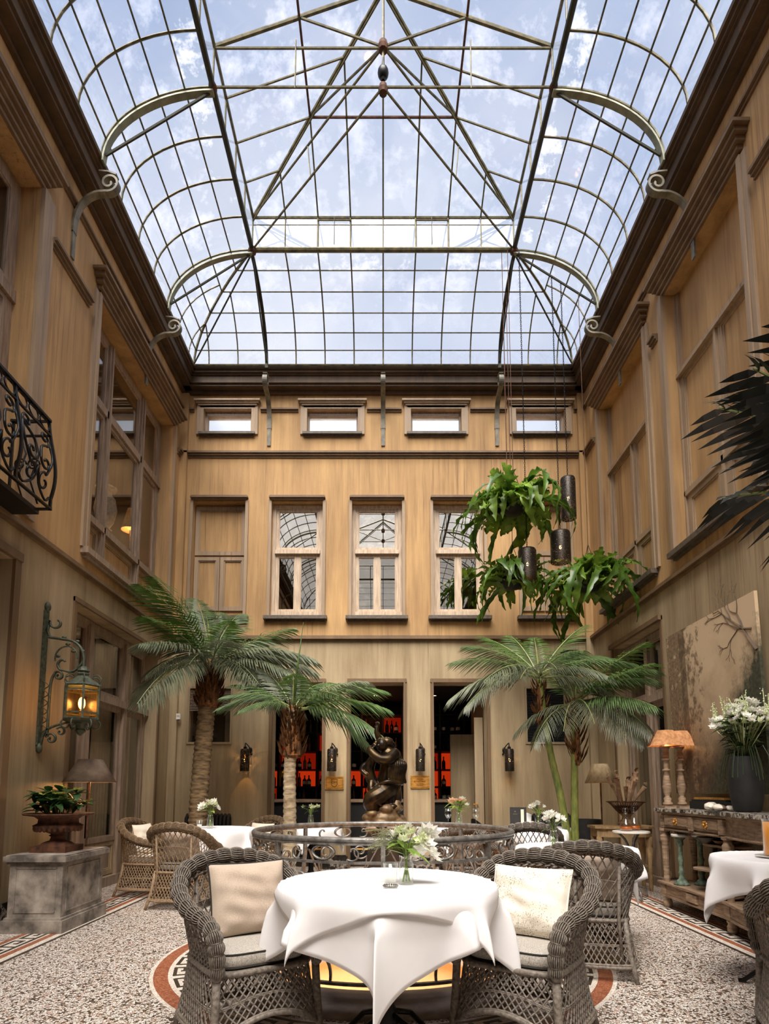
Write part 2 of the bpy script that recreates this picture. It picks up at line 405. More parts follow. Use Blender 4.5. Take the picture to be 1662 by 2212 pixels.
    def build(s, name, mat, parent=None, smooth=False, loc=(0, 0, 0), rot=(0, 0, 0)):
        m = s.mesh(name); m.materials.append(MT[mat] if isinstance(mat, str) else mat)
        if smooth: m.shade_smooth()
        return obj(name, m, parent, loc, rot)

def obj(name, me, parent=None, loc=(0, 0, 0), rot=(0, 0, 0)):
    o = bpy.data.objects.new(name, me); COL.objects.link(o); o.location = loc; o.rotation_euler = rot
    if parent: o.parent = parent
    return o
def tag(o, label=None, cat=None, group=None, kind=None):
    if label: o['label'] = label
    if cat: o['category'] = cat
    if group: o['group'] = group
    if kind: o['kind'] = kind
    return o
def thing(name, label, cat, loc=(0, 0, 0), rz=0, group=None):
    return tag(obj(name, None, None, loc, (0, 0, rz)), label, cat, group)
def setting(name, loc=(0, 0, 0)):
    return tag(obj(name, None, None, loc), None, None, None, 'structure')
def dup(root, loc, rz, label, group=None):
    kids = {}
    for o in bpy.data.objects:
        if o.parent: kids.setdefault(o.parent.name, []).append(o)
    def cp(o, par):
        c = o.copy(); COL.objects.link(c)
        if par: c.parent = par
        for ch in kids.get(o.name, []): cp(ch, c)
        return c
    r = cp(root, None); r.location = loc; r.rotation_euler = (0, 0, rz); r['label'] = label
    if group: r['group'] = group
    return r
def light(name, loc, power, color=(1, .7, .4), r=.03, parent=None):
    d = bpy.data.lights.new(name, 'POINT'); d.energy = power; d.color = color; d.shadow_soft_size = r
    o = bpy.data.objects.new(name, d); COL.objects.link(o); o.location = loc
    if parent: o.parent = parent
    return o
def crom(P, n=8, closed=False):
    P = [Vector(p) for p in P]; k = len(P); out = []
    for i in range(k if closed else k-1):
        g = lambda j: P[j % k] if closed else P[max(0, min(k-1, j))]
        a, b, c, d = g(i-1), g(i), g(i+1), g(i+2)
        for q in range(n):
            t = q / n
            out.append(.5*((2*b) + (c-a)*t + (2*a-5*b+4*c-d)*t*t + (3*b-a-3*c+d)*t**3))
    if not closed: out.append(P[-1])
    return out
def spiral(c, r0, r1, a0, a1, n=24, ax=(Vector((1, 0, 0)), Vector((0, 0, 1)))):
    c = Vector(c)
    return [c + (ax[0]*cos(a0+(a1-a0)*i/n) + ax[1]*sin(a0+(a1-a0)*i/n)) * (r0+(r1-r0)*i/n) for i in range(n+1)]

# ---------------------------------------------------------------- room shell
W, DB, DF, WH = 3.36, 9.3, -3.9, 7.9      # half width, back wall, front wall, wall height
def wp(wall, u, z, n):
    return {'left': (-W + n, u, z), 'right': (W - n, u, z), 'back': (u, DB - n, z), 'front': (u, DF + n, z)}[wall]
def wb(mb, wall, u0, u1, z0, z1, n0, n1):
    a, b = wp(wall, u0, z0, n0), wp(wall, u1, z1, n1)
    return mb.box(a[0], b[0], a[1], b[1], a[2], b[2])
def wall_with_holes(wall, u0, u1, z0, z1, holes, th=.3):
    mb = MB(); us = sorted({u0, u1} | {h[0] for h in holes} | {h[1] for h in holes})
    for a, b in zip(us, us[1:]):
        zs = [z0]
        cut = sorted([(h[2], h[3]) for h in holes if h[0] <= a + 1e-6 and h[1] >= b - 1e-6])
        lo = z0
        for c0, c1 in cut:
            if c0 > lo + 1e-6: wb(mb, wall, a, b, lo, c0, -th, 0)
            lo = c1
        if lo < z1 - 1e-6: wb(mb, wall, a, b, lo, z1, -th, 0)
    return mb
HOLES = {
 'back': [(-1.75, -.96, 0, 2.91), (-.52, .325, 0, 2.91), (.80, 1.64, 0, 2.91),
          (-1.83, -.99, 3.98, 5.93), (-.51, .31, 3.98, 5.93), (.82, 1.65, 3.98, 5.93),
          (-3.12, -2.26, 3.98, 5.93), (2.25, 3.05, 3.98, 5.93),
          (-3.0, -2.2, 7.11, 7.55), (-1.27, -.42, 7.11, 7.55), (.465, 1.31, 7.11, 7.55), (2.22, 3.04, 7.11, 7.55),
          (-3.07, -2.41, 1.96, 2.82), (2.27, 2.87, 1.96, 2.82)],
 'left': [(6.42, 8.92, 3.9, 7.02), (3.1, 5.22, 3.75, 7.1), (6.3, 8.72, 0, 3.25), (3.1, 5.18, 0, 3.29)],
 'right': [(4.97, 6.5, 3.86, 7.1), (7.03, 8.64, 3.86, 7.1), (7.0, 8.48, 0, 3.25), (1.9, 3.8, 3.86, 7.1)],
 'front': []}
for wall, (a, b) in {'left': (DF - .3, DB + .3), 'right': (DF - .3, DB + .3), 'back': (-W, W), 'front': (-W, W)}.items():
    o = wall_with_holes(wall, a, b, 0, WH + .2, HOLES[wall]).build('wall_' + wall, 'wall')
    tag(o, kind='structure')

TR = [0]
def trim(boxes, mat='trim', wall=None):
    mb = MB()
    for b in boxes: wb(mb, *b)
    TR[0] += 1
    return tag(mb.build('trim_%d' % TR[0], mat), kind='structure')

# string courses: the main belt, the belt under the clerestory, the moulding that steps over the clerestory windows
def course(wall, a, b, z, steps, mat='ledge'):
    return trim([(wall, a, b, z + z0, z + z1, 0, n) for z0, z1, n in steps], mat)
BELT = [(-.035, -.012, .035), (-.012, .028, .065), (.028, .05, .04)]
for wall, a, b in (('left', DF, DB), ('right', DF, DB), ('back', -W, W), ('front', -W, W)):
    course(wall, a, b, 3.62, BELT)
    for q0, q1 in ([(a, b)] if wall != 'back' else [(-W, -3.16), (-2.05, -1.42), (-.27, .31), (1.46, 2.07), (3.19, W)]): course(wall, q0, q1, 7.53, [(-.03, 0, .022), (0, .03, .05)])
SMALL = [(-.05, -.02, .02), (-.02, .012, .045), (.012, .045, .07)]
course('back', -W, W, 6.74, SMALL)
for a, b in ((5.42, 6.2), (9.12, DB)): course('left', a, b, 6.72, SMALL)
for a, b in ((4.0, 4.78), (6.69, 6.84), (8.83, DB)): course('right', a, b, 6.72, SMALL)

# cornice, one object per wall, stepping out under the glass roof
CORN = [(7.80, 7.86, .05), (7.86, 7.90, .16), (7.90, 8.02, .19), (8.02, 8.045, .215), (8.045, 8.085, .245), (8.085, 8.125, .275)]
for wall, a, b in (('left', DF, DB), ('right', DF, DB), ('back', -W, W), ('front', -W, W)):
    trim([(wall, a, b, z0, z1, 0, n) for z0, z1, n in CORN] + [(wall, a, b, 8.06, 8.12, -.3, 0)], 'cornice')

# plinths of black marble
for side, segs in {'left': [(DF, 3.1), (5.18, 6.3), (8.72, DB)], 'right': [(DF, 7.0), (8.48, DB)], 'back': [(-W, -1.75), (-.96, -.52), (.325, .8), (1.64, W)]}.items():
    mb = MB()
    for a, b in segs: wb(mb, side, a, b, 0, .2, 0, .03); wb(mb, side, a, b, .2, .215, 0, .02)
    tag(mb.build('baseboard_' + side, 'base_marble'), kind='structure')

WN = [0]; DN = [0]
def window():
    WN[0] += 1; return setting('window_%d' % WN[0])
def frame_mb(wall, u0, u1, z0, z1, n0, n1, w):
    mb = MB()
    wb(mb, wall, u0, u0 + w, z0, z1, n0, n1); wb(mb, wall, u1 - w, u1, z0, z1, n0, n1)
    wb(mb, wall, u0 + w, u1 - w, z0, z0 + w, n0, n1); wb(mb, wall, u0 + w, u1 - w, z1 - w, z1, n0, n1)
    return mb
def sash(root, wall, u0, u1, z0, z1, n, w=.045, mat='sash', gl='mirror_glass', d=.04):
    f = frame_mb(wall, u0, u1, z0, z1, n, n + d, w)
    # small inner bead
    b = frame_mb(wall, u0 + w, u1 - w, z0 + w, z1 - w, n + .008, n + d - .012, .012)
    f.add(b.v, b.f)
    s = f.build('sash', mat, root)
    p = MB(); wb(p, wall, u0 + w, u1 - w, z0 + w, z1 - w, n + .014, n + .019)
    p.build('pane', gl, s)
    return s
def panel(root, wall, u0, u1, z0, z1, n, mat='wall', w=.06):
    f = frame_mb(wall, u0, u1, z0, z1, n, n + .03, w)
    b = frame_mb(wall, u0 + w, u1 - w, z0 + w, z1 - w, n, n + .018, .018); f.add(b.v, b.f)
    s = f.build('panel_frame', 'trim', root)
    p = MB(); wb(p, wall, u0 + w*.5, u1 - w*.5, z0 + w*.5, z1 - w*.5, n - .02, n + .004); p.build('panel', mat, s)
def hood(root, wall, u0, u1, z, steps, mat='ledge', name='hood'):
    mb = MB()
    for z0, z1, n, e in steps: wb(mb, wall, u0 - e, u1 + e, z + z0, z + z1, 0, n)
    return mb.build(name, mat, root)
def sill(root, wall, u0, u1, z, n=.1, h=.06, e=.1):
    mb = MB(); wb(mb, wall, u0 - e, u1 + e, z - h, z, -.1, n); wb(mb, wall, u0 - e*.6, u1 + e*.6, z - h - .03, z - h, 0, n*.4)
    return mb.build('sill', 'sill', root)
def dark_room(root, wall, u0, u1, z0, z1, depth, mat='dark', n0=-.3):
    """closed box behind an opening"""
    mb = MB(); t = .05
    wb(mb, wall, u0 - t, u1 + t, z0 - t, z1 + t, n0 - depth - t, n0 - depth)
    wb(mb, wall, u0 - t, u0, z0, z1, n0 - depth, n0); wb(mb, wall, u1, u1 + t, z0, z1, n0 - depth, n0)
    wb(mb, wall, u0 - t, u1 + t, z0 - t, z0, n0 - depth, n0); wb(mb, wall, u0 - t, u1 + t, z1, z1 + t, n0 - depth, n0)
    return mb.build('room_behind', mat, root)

HOODB = [(0, .025, .05, .015), (.025, .05, .075, .04), (.05, .07, .06, .03)]
# back wall, piano-nobile windows (three glazed, two blind)
for u0, u1, bl in ((-1.83, -.99, 0), (-.51, .31, 0), (.82, 1.65, 0), (-3.12, -2.26, 1), (2.25, 3.05, 1)):
    r = window()
    hood(r, 'back', u0, u1, 5.95, HOODB)
    sill(r, 'back', u0, u1, 3.985, .1, .055, .09)
    a = MB()
    for s0, s1 in ((u0 - .05, u0 + .0), (u1, u1 + .05)): wb(a, 'back', s0, s1, 3.985, 5.95, 0, .03)
    a.build('architrave', 'trim', r)
    if bl:
        bk = MB(); wb(bk, 'back', u0, u1, 3.98, 5.93, -.28, -.14); bk.build('blind_backing', 'wall', r)
        panel(r, 'back', u0 + .01, u1 - .01, 5.06, 5.9, -.14)
        m = (u0 + u1) / 2
        panel(r, 'back', u0 + .01, m - .005, 4.12, 5.03, -.14); panel(r, 'back', m + .005, u1 - .01, 4.12, 5.03, -.14)
        continue
    f = frame_mb('back', u0, u1, 3.99, 5.92, -.2, -.1, .055)
    wb(f, 'back', u0 + .05, u1 - .05, 5.075, 5.14, -.2, -.07); wb(f, 'back', u0, u1, 3.985, 4.09, -.2, -.06)
    f.build('frame', 'sash', r)
    m = (u0 + u1) / 2
    sash(r, 'back', u0 + .055, u1 - .055, 5.14, 5.865, -.16, .05)
    sash(r, 'back', u0 + .055, m, 4.09, 5.075, -.16, .05, 'sash', 'mirror_low'); sash(r, 'back', m, u1 - .055, 4.09, 5.075, -.16, .05, 'sash', 'mirror_low')
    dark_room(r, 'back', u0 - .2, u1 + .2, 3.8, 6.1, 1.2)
# back wall clerestory
for u0, u1 in ((-3.0, -2.2), (-1.27, -.42), (.465, 1.31), (2.22, 3.04)):
    r = window()
    hood(r, 'back', u0 - .06, u1 + .06, 7.63, [(-.06, -.03, .03, .0), (-.03, 0, .05, .03), (0, .03, .07, .06), (.03, .06, .095, .09)], 'trim')
    a = MB()
    for s0, s1 in ((u0 - .11, u0), (u1, u1 + .11)): wb(a, 'back', s0, s1, 7.1, 7.63, 0, .03)
    wb(a, 'back', u0, u1, 7.55, 7.63, 0, .03); a.build('architrave', 'trim', r)
    sill(r, 'back', u0, u1, 7.125, .07, .04, .07)
    f = frame_mb('back', u0, u1, 7.115, 7.55, -.13, -.07, .03); f.build('frame', 'sash_dark', r)
    p = MB(); wb(p, 'back', u0 + .025, u1 - .025, 7.14, 7.525, -.105, -.1); p.build('pane', 'frosted', r)

# louvred vents low on the back wall
for k, (u0, u1) in enumerate(((-3.07, -2.41), (2.27, 2.87))):
    r = window()
    frame_mb('back', u0 - .025, u1 + .025, 1.93, 2.845, -.1, .02, .03).build('frame', 'trim', r)
    bk = MB(); wb(bk, 'back', u0, u1, 1.96, 2.82, -.25, -.2); bk.build('backing', 'dark', r)
    sl = MB().add([(u0, DB + .03, 0), (u1, DB + .03, 0), (u1, DB - .002, -.022), (u0, DB - .002, -.022), (u0, DB + .03, .004), (u1, DB + .03, .004), (u1, DB - .002, -.018), (u0, DB - .002, -.018)],
                  [(3, 2, 1, 0), (4, 5, 6, 7), (0, 1, 5, 4), (1, 2, 6, 5), (2, 3, 7, 6), (3, 0, 4, 7)]).mesh('slat')
    sl.materials.append(MT['sash_dark'] if k == 0 else MT['matt_black'])
    n = 14 if k == 0 else 34
    for i in range(n): obj('slat', sl, r, (0, 0, 2.8 - i * .0245))
    p = MB(); wb(p, 'back', u0, u1, 1.96, 2.46, -.06, -.05); p.build('pane', 'win_glass', r) if k == 0 else None

# left wall, tall glazed window of the first floor
HOODW = [(0, .05, .03, .02), (.05, .10, .06, .06), (.10, .15, .09, .10), (.15, .20, .125, .14), (.20, .235, .16, .18)]
def jambs(root, wall, u0, u1, z0, z1, w=.12):
    a = MB()
    for s0, s1 in ((u0 - w, u0), (u1, u1 + w)):
        wb(a, wall, s0, s1, z0, z1, 0, .03)
    for s0, s1 in ((u0 - w*.45, u0), (u1, u1 + w*.45)): wb(a, wall, s0, s1, z0, z1, .03, .045)
    a.build('architrave', 'trim', root)
r = window()
u0, u1 = 6.42, 8.92
hood(r, 'left', u0, u1, 7.02, HOODW); jambs(r, 'left', u0, u1, 3.9, 7.02)
f = frame_mb('left', u0, u1, 3.9, 7.0, -.26, -.2, .07)
for m in (7.17, 8.2): wb(f, 'left', m - .05, m + .05, 3.95, 6.95, -.26, -.17); wb(f, 'left', m - .015, m + .015, 3.95, 6.95, -.17, -.15)
wb(f, 'left', u0, u1, 5.95, 6.05, -.26, -.17); wb(f, 'left', u0, u1, 4.42, 4.5, -.26, -.15)
f.build('frame', 'sash_dark', r)
for a, b in ((6.49, 7.12), (7.22, 8.15), (8.25, 8.85)):
    sash(r, 'left', a, b, 6.05, 6.93, -.24, .05, 'sash_dark', 'win_glass'); sash(r, 'left', a, b, 4.5, 5.95, -.24, .05, 'sash_dark', 'win_glass')
    panel(r, 'left', a, b, 3.98, 4.42, -.24)
mb = MB(); wb(mb, 'left', u0 - .1, u1 + .1, 3.83, 3.9, -.1, .09); wb(mb, 'left', u0 - .06, u1 + .06, 3.79, 3.83, 0, .05); mb.build('sill', 'sash_dark', r)
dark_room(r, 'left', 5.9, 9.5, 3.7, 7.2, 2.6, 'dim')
light('room_lamp', (-4.7, 7.9, 6.2), 22, (1, .55, .25), .06)
# left wall, French window behind the iron balcony
r = window()
u0, u1 = 3.1, 5.22
hood(r, 'left', u0, u1, 7.1, HOODW); jambs(r, 'left', u0, u1, 3.75, 7.1, .2)
f = frame_mb('left', u0, u1, 3.75, 7.08, -.27, -.2, .08); wb(f, 'left', u0, u1, 5.85, 5.97, -.27, -.17)
wb(f, 'left', 4.1, 4.2, 3.75, 7.0, -.27, -.17); f.build('frame', 'sash_dark', r)
for a, b in ((3.18, 4.1), (4.2, 5.14)):
    sash(r, 'left', a, b, 5.97, 7.0, -.24, .06, 'sash_dark', 'win_glass'); sash(r, 'left', a, b, 4.4, 5.85, -.24, .06, 'sash_dark', 'win_glass')
    panel(r, 'left', a, b, 3.8, 4.4, -.24)
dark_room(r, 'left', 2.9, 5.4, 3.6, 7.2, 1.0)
# right wall, blind panelled windows
for u0, u1 in ((4.97, 6.5), (7.03, 8.64), (1.9, 3.8)):
    r = window()
    hood(r, 'right', u0, u1, 7.1, HOODW); jambs(r, 'right', u0, u1, 3.9, 7.1)
    bk = MB(); wb(bk, 'right', u0, u1, 3.86, 7.1, -.29, -.17); bk.build('blind_backing', 'wall', r)
    m = (u0 + u1) / 2
    f = MB()
    for a, b in ((u0, u0 + .05), (u1 - .05, u1), (m - .06, m + .06)): wb(f, 'right', a, b, 3.9, 6.02 if abs(a - m) < .1 else 7.08, -.17, -.135)
    for a, b in ((u0, u0 + .02), (u1 - .02, u1), (m - .018, m + .018)): wb(f, 'right', a, b, 3.9, 6.02 if abs(a - m) < .1 else 7.08, -.135, -.11)
    wb(f, 'right', u0, u1, 6.02, 6.07, -.17, -.09); wb(f, 'right', u0, u1, 6.07, 6.11, -.17, -.12); wb(f, 'right', u0, u1, 4.56, 4.62, -.17, -.11)
    f.build('frame', 'trim', r)
    for a, b in ((u0 + .05, m - .06), (m + .06, u1 - .05)):
        panel(r, 'right', a, b, 3.95, 4.56, -.165)
        panel(r, 'right', a, b, 4.62, 6.02, -.168, 'wall', .03)
    sill(r, 'right', u0, u1, 3.9, .1, .06, .06)

# lower left French door, lower far-left door, lower right door
def door():
    DN[0] += 1; return setting('door_%d' % DN[0])
def french(wall, u0, u1, ztop, muls, ztr, n, mat, curtain=None):
    r = door()
    f = frame_mb(wall, u0, u1, 0, ztop, n, n + .07, .07)
    for m in muls: wb(f, wall, m - .05, m + .05, .05, ztop - .05, n, n + .1)
    wb(f, wall, u0, u1, ztr, ztr + .09, n, n + .12); wb(f, wall, u0, u1, 0, .12, n, n + .12)
    f.build('frame', mat, r)
    us = [u0 + .03] + list(muls) + [u1 - .03]
    for a, b in zip(us, us[1:]):
        a, b = a + .045, b - .045
        sash(r, wall, a, b, ztr + .09, ztop - .06, n + .02, .05, mat, 'win_glass')
        sash(r, wall, a, b, .56, ztr, n + .02, .06, mat, 'win_glass')
        panel(r, wall, a, b, .13, .56, n + .02, mat)
    dark_room(r, wall, u0 - .1, u1 + .1, 0, ztop + .05, 1.4)
    return r
r = french('left', 6.3, 8.72, 3.24, (6.98, 7.98), 2.3, -.24, 'sash_dark')
def curtain(root, wall, u0, u1, z0, z1, n, mat, k=7):
    rows = []
    for i in range(k*6 + 1):
        u = u0 + (u1-u0)*i/(k*6); d = .025*sin(i*pi/3)
        rows.append([wp(wall, u, z0, n + d), wp(wall, u, z1, n + d)])
    MB().grid(rows).build('curtain', mat, root, True)
MT['curtain'] = simple('pale_drape', '#a09380', '#c0b298', 3, rough=.9)
curtain(r, 'left', 7.45, 8.0, .1, 3.15, -.33, 'curtain'); curtain(r, 'left', 8.1, 8.6, .1, 3.15, -.33, 'curtain')
jm = MB(); wb(jm, 'left', 6.24, 6.3, 0, 3.3, 0, .02); wb(jm, 'left', 8.72, 8.78, 0, 3.3, 0, .02); wb(jm, 'left', 6.24, 8.78, 3.25, 3.3, 0, .03); jm.build('architrave', 'ledge', r)
r = french('left', 3.1, 5.18, 3.28, (4.14,), 2.3, -.24, 'sash_dark')
jm = MB(); wb(jm, 'left', 5.18, 5.27, 0, 3.37, 0, .03); wb(jm, 'left', 3.0, 5.27, 3.29, 3.37, 0, .045); jm.build('architrave', 'ledge', r)
r = french('right', 7.0, 8.48, 3.24, (7.72,), 2.34, -.22, 'sash_dark')
curtain(r, 'right', 7.1, 7.75, 2.0, 3.2, -.4, 'curtain', 8)
jm = MB(); wb(jm, 'right', 6.95, 7.0, 0, 3.3, 0, .015); wb(jm, 'right', 8.48, 8.54, 0, 3.3, 0, .015); wb(jm, 'right', 6.95, 8.54, 3.25, 3.31, 0, .05); jm.build('architrave', 'ledge', r)
lampglow = light('room_lamp', (4.3, 7.2, 1.7), 3, (1, .5, .15), .08)

# surrounds of the three bar openings
for u0, u1 in ((-1.75, -.96), (-.52, .325), (.80, 1.64)):
    TR[0] += 1
    mb = MB(); wb(mb, 'back', u0 - .05, u0, 0, 2.96, 0, .025); wb(mb, 'back', u1, u1 + .05, 0, 2.96, 0, .025); wb(mb, 'back', u0 - .05, u1 + .05, 2.91, 2.97, 0, .035)
    wb(mb, 'back', u0 - .025, u0, 0, 2.93, .025, .04); wb(mb, 'back', u1, u1 + .025, 0, 2.93, .025, .04)
    tag(mb.build('trim_%d' % TR[0], 'ledge'), kind='structure')
# corner pilasters of the back wall
for u0, u1 in ((-W, -W + .12), (W - .12, W)):
    trim([('back', u0, u1, 0, 7.8, 0, .07)], 'wall')

# bar room shell behind the back wall
mb = MB()
mb.box(-3.0, 3.2, 12.3, 12.4, -.05, 3.2); mb.box(-3.1, -3.0, 9.6, 12.4, -.05, 3.2); mb.box(3.2, 3.3, 9.6, 12.4, -.05, 3.2)
mb.box(-3.1, 3.3, 9.6, 12.4, 3.0, 3.2)
tag(mb.build('wall_bar', 'dark'), kind='structure')
tag(MB().box(-3.1, 3.3, 9.3, 12.4, -.06, -.001).build('floor_bar', 'dark_wood'), kind='structure')
# deep panelled reveal and inner leaf at the right-hand opening
r = door()
mb = MB().box(1.66, 1.74, 9.62, 11.1, 0, 2.95); mb.build('lining', 'wall', r)
mb = MB().box(1.2, 1.62, 10.55, 10.6, 0, 2.2); mb.build('leaf', 'wall', r)
MB().box(1.5, 1.64, 9.7, 9.74, .05, 2.4).build('jamb_panel', 'trim', r)
MB().tube([(1.53, 9.69, .98), (1.53, 9.65, .98), (1.46, 9.65, .98)], .012, 6).build('door_handle', 'brass', r)

# ---------------------------------------------------------------- floor with a round well, key-pattern borders
CX, CY = 0.0, 4.5
fl = setting('floor')
R_HOLE = 1.12
N = 96
mb = MB()
def sq(t):   # point on square of half side 2.2
    c, s_ = cos(t), sin(t); k = 2.2 / max(abs(c), abs(s_)); return (CX + c*k, CY + s_*k, 0)
rows = []
for i in range(N):
    t = 2*pi*i/N + pi/4
    rows.append([(CX + R_HOLE*cos(t), CY + R_HOLE*sin(t), 0), sq(t)])
mb.grid(rows, True)
X0, X1, Y0, Y1 = -W - .35, W + .35, DF - .3, DB + .3
a, b, c, d = CX - 2.2, CX + 2.2, CY - 2.2, CY + 2.2
for x0, x1, y0, y1 in ((X0, X1, Y0, c), (X0, X1, d, Y1), (X0, a, c, d), (b, X1, c, d)):
    mb.add([(x0, y0, 0), (x1, y0, 0), (x1, y1, 0), (x0, y1, 0)], [(0, 1, 2, 3)])
mb.build('paving', 'mosaic', fl)
def strip(name, x0, x1, y0, y1, mat, h=.0015):
    MB().box(x0, x1, y0, y1, 0, h).build(name, mat, fl)
yb0, yb1 = DF + .69, DB - .69
for sx in (-1, 1):      # lengthways border, from the middle of the room to the wall
    for x0, x1, mat in ((2.66, 2.69, 'black_tile'), (2.69, 2.745, 'white_band'), (2.745, 2.80, 'red_band'), (2.80, 2.99, 'white_band'), (2.99, 3.04, 'red_band')):
        strip('border_band', *sorted((sx*x0, sx*x1)), yb0, yb1, mat)
for x0, x1, mat in ((0, .03, 'black_tile'), (.03, .085, 'white_band'), (.085, .14, 'red_band'), (.14, .33, 'white_band'), (.33, .38, 'red_band')):
    strip('border_band', -2.66, 2.66, yb1 + x0 - .38, yb1 + x1 - .38, mat, .0012)
def meander(L, hgt, t):
    """one unit of Greek key: along +x length L, across y 0..hgt"""
    mb = MB()
    def bx(x0, x1, y0, y1): mb.box(x0, x1, y0, y1, 0, .0012)
    bx(0, t, 0, hgt); bx(t, L*.78, hgt - t, hgt); bx(L*.78 - t, L*.78, hgt*.34, hgt - t); bx(L*.36, L*.78 - t, hgt*.34, hgt*.34 + t)
    bx(L*.36, L*.36 + t, hgt*.34 + t, hgt*.62); bx(t, L, 0, t)
    return mb
key = meander(.27, .15, .026).mesh('key_tile'); key.materials.append(MT['black_tile'])
for sx in (-1, 1):
    for k in range(29):
        obj('key_tile', key, fl, (sx*2.82 if sx < 0 else 2.97, 1.2 + k*.27, .0016), (0, 0, pi/2))
# round border
def ring(name, r0, r1, mat, z=.0018, n=128):
    rows = [[(CX + r*cos(2*pi*i/n), CY + r*sin(2*pi*i/n), zz) for r, zz in ((r0, 0), (r0, z), (r1, z), (r1, 0))] for i in range(n)]
    MB().grid(rows, True, True).build(name, mat, fl)
ring('ring_band', 1.575, 1.60, 'white_band'); ring('ring_band', 1.485, 1.575, 'red_band'); ring('ring_band', 1.30, 1.485, 'white_band')
nk = 36
def curved_key():
    mb = meander(2*pi*1.39/nk, .13, .024)
    vs = [((1.325 + y) * sin(x/1.39), (1.325 + y) * cos(x/1.39), z) for x, y, z in mb.v]
    return MB().add(vs, mb.f)
ck = curved_key().mesh('key_tile_curved'); ck.materials.append(MT['black_tile'])
for k in range(nk): obj('ring_key_tile', ck, fl, (CX, CY, .0019), (0, 0, 2*pi*k/nk))
# stone curb round the well, two moulded steps
cb = MB(); n = 96
prof = [(1.03, -.3), (1.03, .075), (1.05, .09), (1.13, .09), (1.155, .075), (1.16, .055), (1.2, .05), (1.235, .045), (1.255, .03), (1.26, .0), (1.26, -.05)]
cb.lathe(prof, n, (CX, CY, 0), caps=False)
tag(cb.build('trim_well_curb', 'curb', None, True), kind='structure')
wl_ = MB(); wl_.lathe([(1.1, -.29), (1.1, -2.6), (0.01, -2.6)], 64, (CX, CY, 0), caps=False)
MT['well'] = simple('plastered_well', '#c9a27a', '#d9b78e', 3, rough=.8)
tag(wl_.build('wall_well', 'well', None, True), kind='structure')
for a in range(3): light('well_lamp', (CX + .7*cos(a*2.1), CY + .7*sin(a*2.1), -.9), 22, (1, .62, .3), .1)

# ---------------------------------------------------------------- glass roof
ce = setting('ceiling')
XC, ZC, RX, RZ = 3.1, 8.125, 1.2, .875        # cornice line, spring height, horizontal run and rise of the curved skirt
YB, YF = 7.8, -2.4                             # hip bases, back and front
XB, ZB, ZE, ZR = 1.9, 9.0, 9.52, 10.28         # inner beam, its height, lantern eaves, ridge
YA, YFA = 5.8, -.4                             # hip apexes
def lev(i):
    ph = pi/2*i/6; return RX*(1-cos(ph)), ZC + RZ*sin(ph)
LV = [lev(i) for i in range(7)]
def gbar(name, pts, r=.012, mat='roof_iron', n=5): return MB().tube(pts, r, n).build(name, mat, ce)
bays = [YB - .5*k for k in range(int(round((YB - YF)/.5)) + 1)]
fine_arc = [lev(i/2) for i in range(13)]
far_panes = MB()
def pane(poly, mat='roof_glass', far=False):
    if far: far_panes.slab(poly, .004)
    else: MB().slab(poly, .004).build('pane', mat, ce)
for s in (-1, 1):
    for k, y in enumerate(bays):
        gbar('curved_rib', [(s*(XC - dx), y, z) for dx, z in fine_arc], .014)
    for i in range(7):
        dx, z = LV[i]
        gbar('purlin', [(s*(XC - dx), YF - (RX - dx), z), (s*(XC - dx), YB + (RX - dx), z)], .011 if 0 < i < 6 else .018)
    for k in range(len(bays) - 1):
        y1, y0 = bays[k], bays[k+1]
        for i in range(6):
            (d0, z0), (d1, z1) = LV[i], LV[i+1]
            pane([(s*(XC-d0), y0, z0), (s*(XC-d0), y1, z0), (s*(XC-d1), y1, z1), (s*(XC-d1), y0, z1)],
                 'roof_glass_dirty' if i == 5 else 'roof_glass', y1 < 4.2)
xs = [-1.9 + .475*k for k in range(9)]
